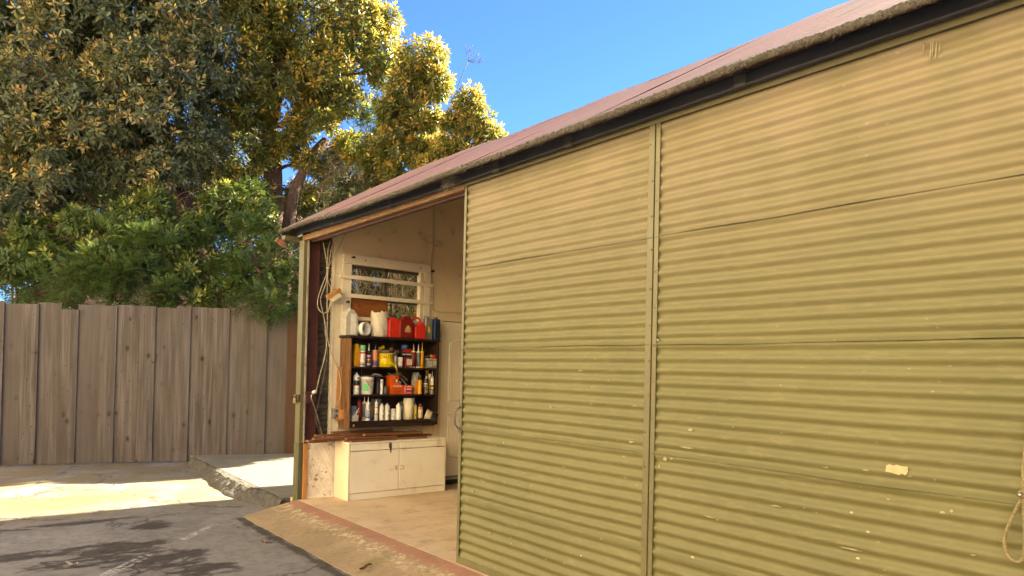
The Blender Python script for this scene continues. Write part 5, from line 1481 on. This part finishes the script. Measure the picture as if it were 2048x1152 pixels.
def tree(name, label, cat, trunk, r0, lobes, seed, dens=24, leaf=.14, per=9, young=.3, mat=M_LEAF, kind='rosette', group=None, frond=(.32, 9, .062), limb_r=.05, bark=M_BARK, limbs=True):
    rng = np.random.default_rng(seed); rg = random.Random(seed)
    base = np.array(trunk[0], float)
    t = thing(name, base, label, cat, group)
    mb = MB()
    pts = []
    for i in range(len(trunk) - 1):
        seg = limb_path(rg, trunk[i], trunk[i + 1], 5, .02)
        pts += seg if i == 0 else seg[1:]
    n = len(pts)
    rad = [r0 * (1.15 - .62 * i / (n - 1)) * (1 + .05 * wobble(i * .9, seed)) for i in range(n)]
    mb.tube(pts, rad, 14)
    tr = mb.build('trunk', bark, t)
    if limbs:
        for c, r in lobes:
            # leave the trunk at the point below the lobe
            best = min(range(n), key=lambda i: np.linalg.norm(pts[i] - c) + max(0, pts[i][2] - c[2] + .3) * 2 + (0 if i > n * .25 else 2))
            path = limb_path(rg, pts[best], c, 8, .05)
            lm = MB()
            lm.tube(path, [max(.012, limb_r * (1 - .75 * i / 8)) for i in range(9)], 7)
            for k in range(5):
                e = np.array(c) + unit(rng.normal(size=3)) * np.array(r) * .85
                lm.tube(limb_path(rg, path[rg.randint(4, 8)], e, 5, .12), [.016, .014, .011, .009, .007, .005], 5)
            lm.build('limb', bark, tr)
    if kind == 'rosette':
        args = rosettes(rng, lobes, dens, leaf, per, young)
    else:
        args = fronds(rng, lobes, dens, frond[0], frond[1], frond[2], young)
    leaves_mesh('crown', mat, *args, t)
    return t
def foot(x, D):
    p = px_d(x, 700, D); return np.array((p[0], p[1], G0))

# big evergreen on the left, its dark face towards the yard
A = px_lobes([(60, 40, 150, 13.2), (210, 60, 140, 13.6), (350, 40, 130, 13.8), (40, 210, 135, 12.8), (180, 220, 125, 13.0), (310, 190, 125, 13.2),
              (100, 340, 110, 12.9), (10, 400, 110, 12.8), (240, 320, 85, 13.6), (430, 130, 105, 13.8), (120, -130, 170, 13.6), (330, -140, 170, 14.2),
              (-140, 60, 160, 13.4), (-150, 280, 150, 13.0), (400, 270, 70, 13.6), (220, 120, 120, 15.0), (60, 300, 130, 15.2), (330, 330, 60, 13.4)])
tree('evergreen_tree', 'large dark glossy-leaved tree filling the left above the fence', 'tree',
     [foot(425, 13.9), px_d(405, 560, 13.9), px_d(365, 410, 13.9), px_d(335, 330, 14.0), px_d(300, 150, 14.1), px_d(280, -60, 14.2)], .20, A, 11, dens=27, leaf=.145, young=.42, group='trees behind the fence')
# darker evergreens standing further back, closing the gaps low down
bk_ = px_lobes([(60, 430, 110, 15.8), (190, 400, 110, 16.0), (310, 430, 100, 16.2), (420, 380, 90, 16.4), (120, 540, 100, 15.5), (250, 530, 90, 15.6), (380, 520, 80, 16.0), (470, 300, 80, 16.6), (-80, 480, 120, 15.8)])
tree('backdrop_evergreen', 'dark dense evergreen further back, low behind the left tree', 'tree',
     [foot(230, 16.0), px_d(235, 560, 16.0), px_d(240, 420, 16.0)], .16, bk_, 13, dens=20, leaf=.15, young=.06, group='trees behind the fence')
bk2 = px_lobes([(520, 440, 70, 16.5), (600, 420, 75, 16.5), (560, 520, 60, 16.2), (500, 560, 50, 16.0), (640, 500, 70, 16.4), (600, 570, 60, 16.2), (680, 400, 60, 16.6), (740, 380, 60, 16.8)])
tree('shaded_evergreen', 'dark evergreen behind the straight trunks beside the shed corner', 'tree',
     [foot(610, 16.6), px_d(612, 560, 16.6), px_d(618, 450, 16.6)], .13, bk2, 14, dens=20, leaf=.145, young=.10, group='trees behind the fence')
# the tree row goes on behind the shed: dark foliage behind the window, and the crowns that shade the fence
W1 = [(np.array((2.6, 12.2, 2.4)), (1.1, 1.0, 1.3)), (np.array((3.9, 11.8, 2.9)), (1.1, 1.0, 1.4)), (np.array((3.2, 12.4, 4.2)), (1.2, 1.0, 1.1)), (np.array((5.2, 11.6, 2.6)), (1.1, .9, 1.3)), (np.array((4.8, 12.3, 4.2)), (1.2, 1.0, 1.1))]
tree('window_evergreen', 'dark evergreen behind the fence, seen through the shed window', 'tree', [np.array((3.8, 12.4, G0)), np.array((3.8, 12.3, 1.6)), np.array((3.9, 12.2, 3.0))], .12, W1, 15, dens=22, leaf=.145, young=.1, group='trees behind the fence')
# low drooping branch of the same kind in front of the trunks
A2 = px_lobes([(345, 480, 55, 12.7), (400, 545, 50, 12.6), (310, 420, 50, 12.8), (440, 585, 45, 12.7), (345, 560, 45, 12.7), (470, 520, 40, 12.9), (395, 455, 45, 12.9), (250, 440, 48, 12.6), (160, 450, 46, 12.5), (70, 470, 46, 12.4), (290, 510, 42, 12.4), (510, 430, 40, 13.0), (200, 500, 38, 12.3), (440, 400, 42, 13.0), (480, 570, 34, 12.5), (330, 600, 26, 12.1), (110, 520, 40, 12.0), (30, 530, 42, 12.1), (240, 560, 34, 11.95), (550, 480, 36, 12.8), (565, 545, 30, 12.6), (170, 560, 32, 11.9), (400, 600, 26, 12.1)])
tree('young_evergreen', 'young yellow-green glossy-leaved tree rising just behind the fence', 'tree',
     [foot(400, 12.9), px_d(400, 600, 12.9), px_d(385, 500, 12.9), px_d(360, 430, 12.9)], .05, A2, 12, dens=30, leaf=.14, young=.30, mat=M_LEAFG, group='trees behind the fence', limb_r=.02)
# tree in the middle with the tall straight trunk
Bl = px_lobes([(480, 30, 120, 14.6), (600, 20, 125, 14.8), (705, 50, 85, 15.0), (560, 150, 100, 14.4), (660, 150, 95, 14.8), (745, 100, 60, 15.2), (470, 200, 75, 14.4),
               (640, 250, 75, 14.8), (700, 210, 55, 15.0), (570, 270, 55, 14.6), (520, 300, 45, 14.5), (560, -140, 150, 15.2), (690, -90, 90, 15.2), (590, 90, 120, 16.2), (760, 40, 45, 15.4), (620, 320, 45, 14.8), (770, 150, 40, 15.4), (500, 375, 46, 14.3), (450, 345, 50, 14.2), (605, 385, 34, 15.4), (565, 425, 34, 15.6), (430, 230, 60, 14.4)])
tree('tall_evergreen', 'tall sunlit evergreen with orange young leaves in the middle', 'tree',
     [foot(552, 15.0), px_d(548, 420, 15.0), px_d(540, 260, 15.0), px_d(560, 120, 15.0), px_d(590, -60, 15.2)], .21, Bl, 21, dens=20, leaf=.14, young=.66, mat=M_LEAFY, group='trees behind the fence')
# lower, yellower trees beyond the end of the shed
Cl = px_lobes([(845, 120, 52, 13.6), (868, 165, 42, 13.5), (815, 170, 48, 13.7), (795, 225, 50, 13.6), (845, 235, 45, 13.5), (840, 300, 45, 13.4), (790, 290, 50, 13.5), (760, 330, 45, 13.6), (880, 300, 35, 13.3), (720, 290, 45, 13.9), (800, 350, 40, 13.4)])
tree('golden_evergreen', 'evergreen with golden young leaves rising behind the roof end', 'tree',
     [foot(730, 13.9), px_d(735, 420, 13.9), px_d(775, 300, 13.8), px_d(830, 190, 13.6)], .13, Cl, 31, dens=40, leaf=.13, young=.62, mat=M_LEAFY, group='trees behind the fence')
Dl = px_lobes([(935, 205, 38, 12.8), (955, 240, 40, 12.7), (975, 275, 36, 12.6), (915, 250, 36, 12.8), (935, 300, 42, 12.7), (900, 300, 36, 12.8), (980, 310, 30, 12.6), (870, 340, 45, 12.9)])
Dl += [(np.array(q), (r_, r_, r_ * .85)) for q, r_ in (((4.4, 11.0, 3.3), .8), ((5.4, 10.9, 4.0), .8), ((6.4, 10.9, 4.6), .85), ((3.4, 11.3, 2.7), .75), ((5.0, 11.2, 4.9), .8), ((7.4, 10.9, 5.2), .85))]
tree('small_golden_evergreen', 'small golden-tipped tree against the sky above the roof', 'tree',
     [foot(850, 13.1), px_d(870, 420, 13.0), px_d(905, 300, 12.9), px_d(935, 230, 12.8)], .10, Dl, 41, dens=44, leaf=.115, young=.66, mat=M_LEAFY, group='trees behind the fence')
# reddish leaning trunk between the two
El = px_lobes([(650, 330, 45, 15.6), (690, 300, 40, 15.8)])
tree('leaning_tree', 'leaning red-brown trunk beside the roof corner', 'tree',
     [foot(570, 14.2), px_d(572, 480, 14.2), px_d(586, 395, 14.3), px_d(612, 330, 14.6), px_d(650, 280, 15.0)], .13, El, 43, dens=22, leaf=.14, young=.2, group='trees behind the fence')
# ferny small-leaved shrubs over the fence
sh = [
    ('pale green ferny shrub spilling over the fence at the far left', [(30, 560, 60, 12.1), (90, 575, 50, 11.9), (150, 570, 45, 11.75), (135, 605, 26, 11.45), (60, 500, 50, 12.4), (-60, 540, 70, 12.3)], .22, 51),
    ('bright green ferny shrub above the fence, second from left', [(220, 540, 60, 12.0), (280, 560, 50, 11.95), (245, 590, 32, 11.7), (200, 480, 50, 12.3), (300, 500, 50, 12.4), (330, 590, 30, 11.9)], .45, 52),
    ('dark ferny bush behind the middle of the fence', [(420, 480, 55, 13.0), (460, 430, 55, 13.4), (370, 600, 30, 12.2), (440, 600, 30, 12.4), (500, 400, 40, 13.6)], .15, 53),
    ('blue-green ferny shrub hanging over the fence beside the shed', [(520, 545, 50, 12.2), (550, 590, 38, 11.85), (510, 600, 32, 11.8), (540, 612, 20, 11.45), (560, 520, 45, 12.5), (500, 480, 50, 12.8), (590, 560, 35, 12.6)], .2, 54),
    ('dense dark bush at the far left behind the fence', [(20, 470, 60, 13.4), (110, 470, 60, 13.6), (190, 420, 60, 13.8), (-60, 430, 70, 13.5), (270, 420, 50, 14.2), (130, 540, 60, 13.2)], .08, 55),
    ('green climber patch on the sunlit tree beside the roof', [(760, 240, 34, 15.4), (780, 265, 30, 15.5), (735, 265, 28, 15.3)], .4, 56)]
for lab, ll, yg, sdv in sh:
    lb_ = px_lobes(ll)
    xx, D = ll[0][0], ll[0][3]
    tree('fern_leaved_shrub', lab, 'shrub', [foot(xx, D), px_d(xx + 6, 640, D), np.array(lb_[0][0])], .035, lb_, sdv, dens=64 if sdv != 55 else 50, young=yg, mat=M_FERN, kind='frond', group='ferny shrubs along the fence', limb_r=.015)
# dead vines and brush
def brush(name, label, boxpx, n, seed, r=.004, mat=M_TWIG, ln=(.4, 1.2), cat='dead vine', hang=.5):
    rg = random.Random(seed); mb = MB()
    x0, x1, y0, y1, d0, d1 = boxpx
    for i in range(n):
        p = px_d(rg.uniform(x0, x1), rg.uniform(y0, y1), rg.uniform(d0, d1))
        d = np.array((rg.gauss(0, 1), rg.gauss(0, 1), rg.gauss(-hang, .8))); d /= np.linalg.norm(d)
        pts = [p]; L = rg.uniform(*ln)
        for k in range(7):
            d = d + np.array((rg.gauss(0, .35), rg.gauss(0, .35), rg.gauss(-hang * .12, .3))); d /= np.linalg.norm(d)
            pts.append(pts[-1] + d * L / 7)
        rr = r * rg.uniform(.6, 1.5)
        mb.tube(pts, [rr * (1 - .08 * k) for k in range(8)], 4, False)
    q = px_d((x0 + x1) / 2, y1, (d0 + d1) / 2)
    ob = mb.build(name, mat, None, origin=q)
    return tag(ob, label, cat)
brush('dead_vine', 'tangle of bare dead vines hanging beside the roof corner', (560, 610, 440, 580, 11.9, 12.5), 70, 61, .0032, pm('vine_brown', (.10, .07, .045), (.06, .042, .03), 20, .95), (.3, .65), hang=.9)
brush('dead_brush', 'brown dead brush heaped between the trees above the roof end', (650, 790, 300, 400, 14.6, 15.6), 420, 62, .006, M_TWIG, (.5, 1.3))
brush('bare_understorey', 'bare tangled twigs in the dark gap under the left tree', (60, 480, 360, 540, 13.4, 14.6), 300, 63, .006, M_TWIG, (.5, 1.6), hang=.2)
# thicket of pale canes just outside the window
rg = random.Random(64); mb = MB()
for i in range(230):
    p = np.array((rg.uniform(.4, 2.5), rg.uniform(8.0, 8.45), rg.uniform(1.3, 2.6)))
    d = np.array((rg.gauss(0, .6), rg.gauss(0, .2), rg.choice((1, 1, -1)) * rg.uniform(.3, 1.2))); d /= np.linalg.norm(d)
    pts = [p]
    for k in range(6):
        d = d + np.array((rg.gauss(0, .25), rg.gauss(0, .08), rg.gauss(0, .2))); d /= np.linalg.norm(d)
        q = pts[-1] + d * rg.uniform(.10, .22); q[1] = min(8.56, max(7.95, q[1])); q[0] = max(.5, q[0]); pts.append(q)
    mb.tube(pts, [.006, .0055, .005, .0045, .004, .003, .002], 4, False)
for i in range(26):
    x, y = rg.uniform(.5, 2.5), rg.uniform(8.0, 8.45)
    mb.tube(limb_path(rg, (x, y, -.06), (max(.5, x + rg.uniform(-.3, .3)), min(8.55, max(7.96, y + rg.uniform(-.2, .2))), rg.uniform(1.8, 2.9)), 8, .03), [.014 - .001 * k for k in range(9)], 5, False)
tag(mb.build('cane_thicket', M_TWIGP, None, origin=(1.6, 8.3, -.06)), 'thicket of bare pale canes seen through the shed window', 'thicket')
# tall dead flower stalk against the sky
D = 16.8
st = thing('dead_stalk', px_d(885, 260, D), 'thin dead branching stalk standing up against the sky', 'stalk')
M_STALK = pm('dark_stalk', (.16, .13, .11), (.10, .085, .075), 20, .9)
main = [px_d(x, y, D) for x, y in ((880, 290), (905, 205), (918, 168), (928, 142), (937, 122))]
mb = MB().tube(main, [.012, .010, .009, .008, .007], 6)
tip = main[-1]
mb.build('stem', M_STALK, st)
tw = MB()
for x, y in ((930, 92), (936, 99), (947, 107), (958, 109), (966, 118), (962, 124), (941, 96), (952, 121)):
    e = px_d(x, y, D); m_ = (tip + e) / 2 + np.array((rg.gauss(0, .02), rg.gauss(0, .02), -.05))
    tw.tube([tip, m_, e], [.006, .005, .003], 5)
    for k in range(3):
        e2 = e + np.array((rg.gauss(0, .05), rg.gauss(0, .05), rg.uniform(0, .09))); tw.tube([(m_ + e) / 2, e2], [.004, .0025], 4)
tw.build('branchlets', M_STALK, st)
# pale house beyond the trees, glimpsed through the gaps
hb = px_d(470, 640, 34.0)
ho = thing('distant_house', (hb[0], hb[1], G0), 'pale house glimpsed low through gaps in the trees', 'house')
ux = np.array((RIGHT[0], RIGHT[1], 0)); ux /= np.linalg.norm(ux); uy = np.array((-ux[1], ux[0], 0))
c = np.array((hb[0], hb[1], G0))
MB().obox(c + np.array((0, 0, 1.6)), ux * 7, uy * 4, (0, 0, 1.6)).build('wall', pm('pale_stucco', (.62, .52, .42), (.56, .47, .38), 2, .85, .1), ho)
rfm = MB(); rfm.prism([(-7.6, 0), (7.6, 0), (6.2, 1.7), (-6.2, 1.7)], c + np.array((0, 0, 3.22)) - uy * 4.4, ux, (0, 0, 1), uy * 8.8); rfm.build('roof', pm('brown_shingle', (.22, .13, .09), (.16, .10, .07), 6, .9, .3), ho)
for dx in (-4.5, -1.2, 2.6):
    w_ = MB().obox(c + ux * dx - uy * 4.02 + np.array((0, 0, 1.9)), ux * .7, uy * .03, (0, 0, .6)).build('window', pm('house_trim', (.6, .57, .5), None, 5, .6), ho)
    MB().obox(c + ux * dx - uy * 4.056 + np.array((0, 0, 1.9)), ux * .6, uy * .003, (0, 0, .5)).build('pane', pm('dark_pane', (.05, .06, .07), None, 5, .1), w_)
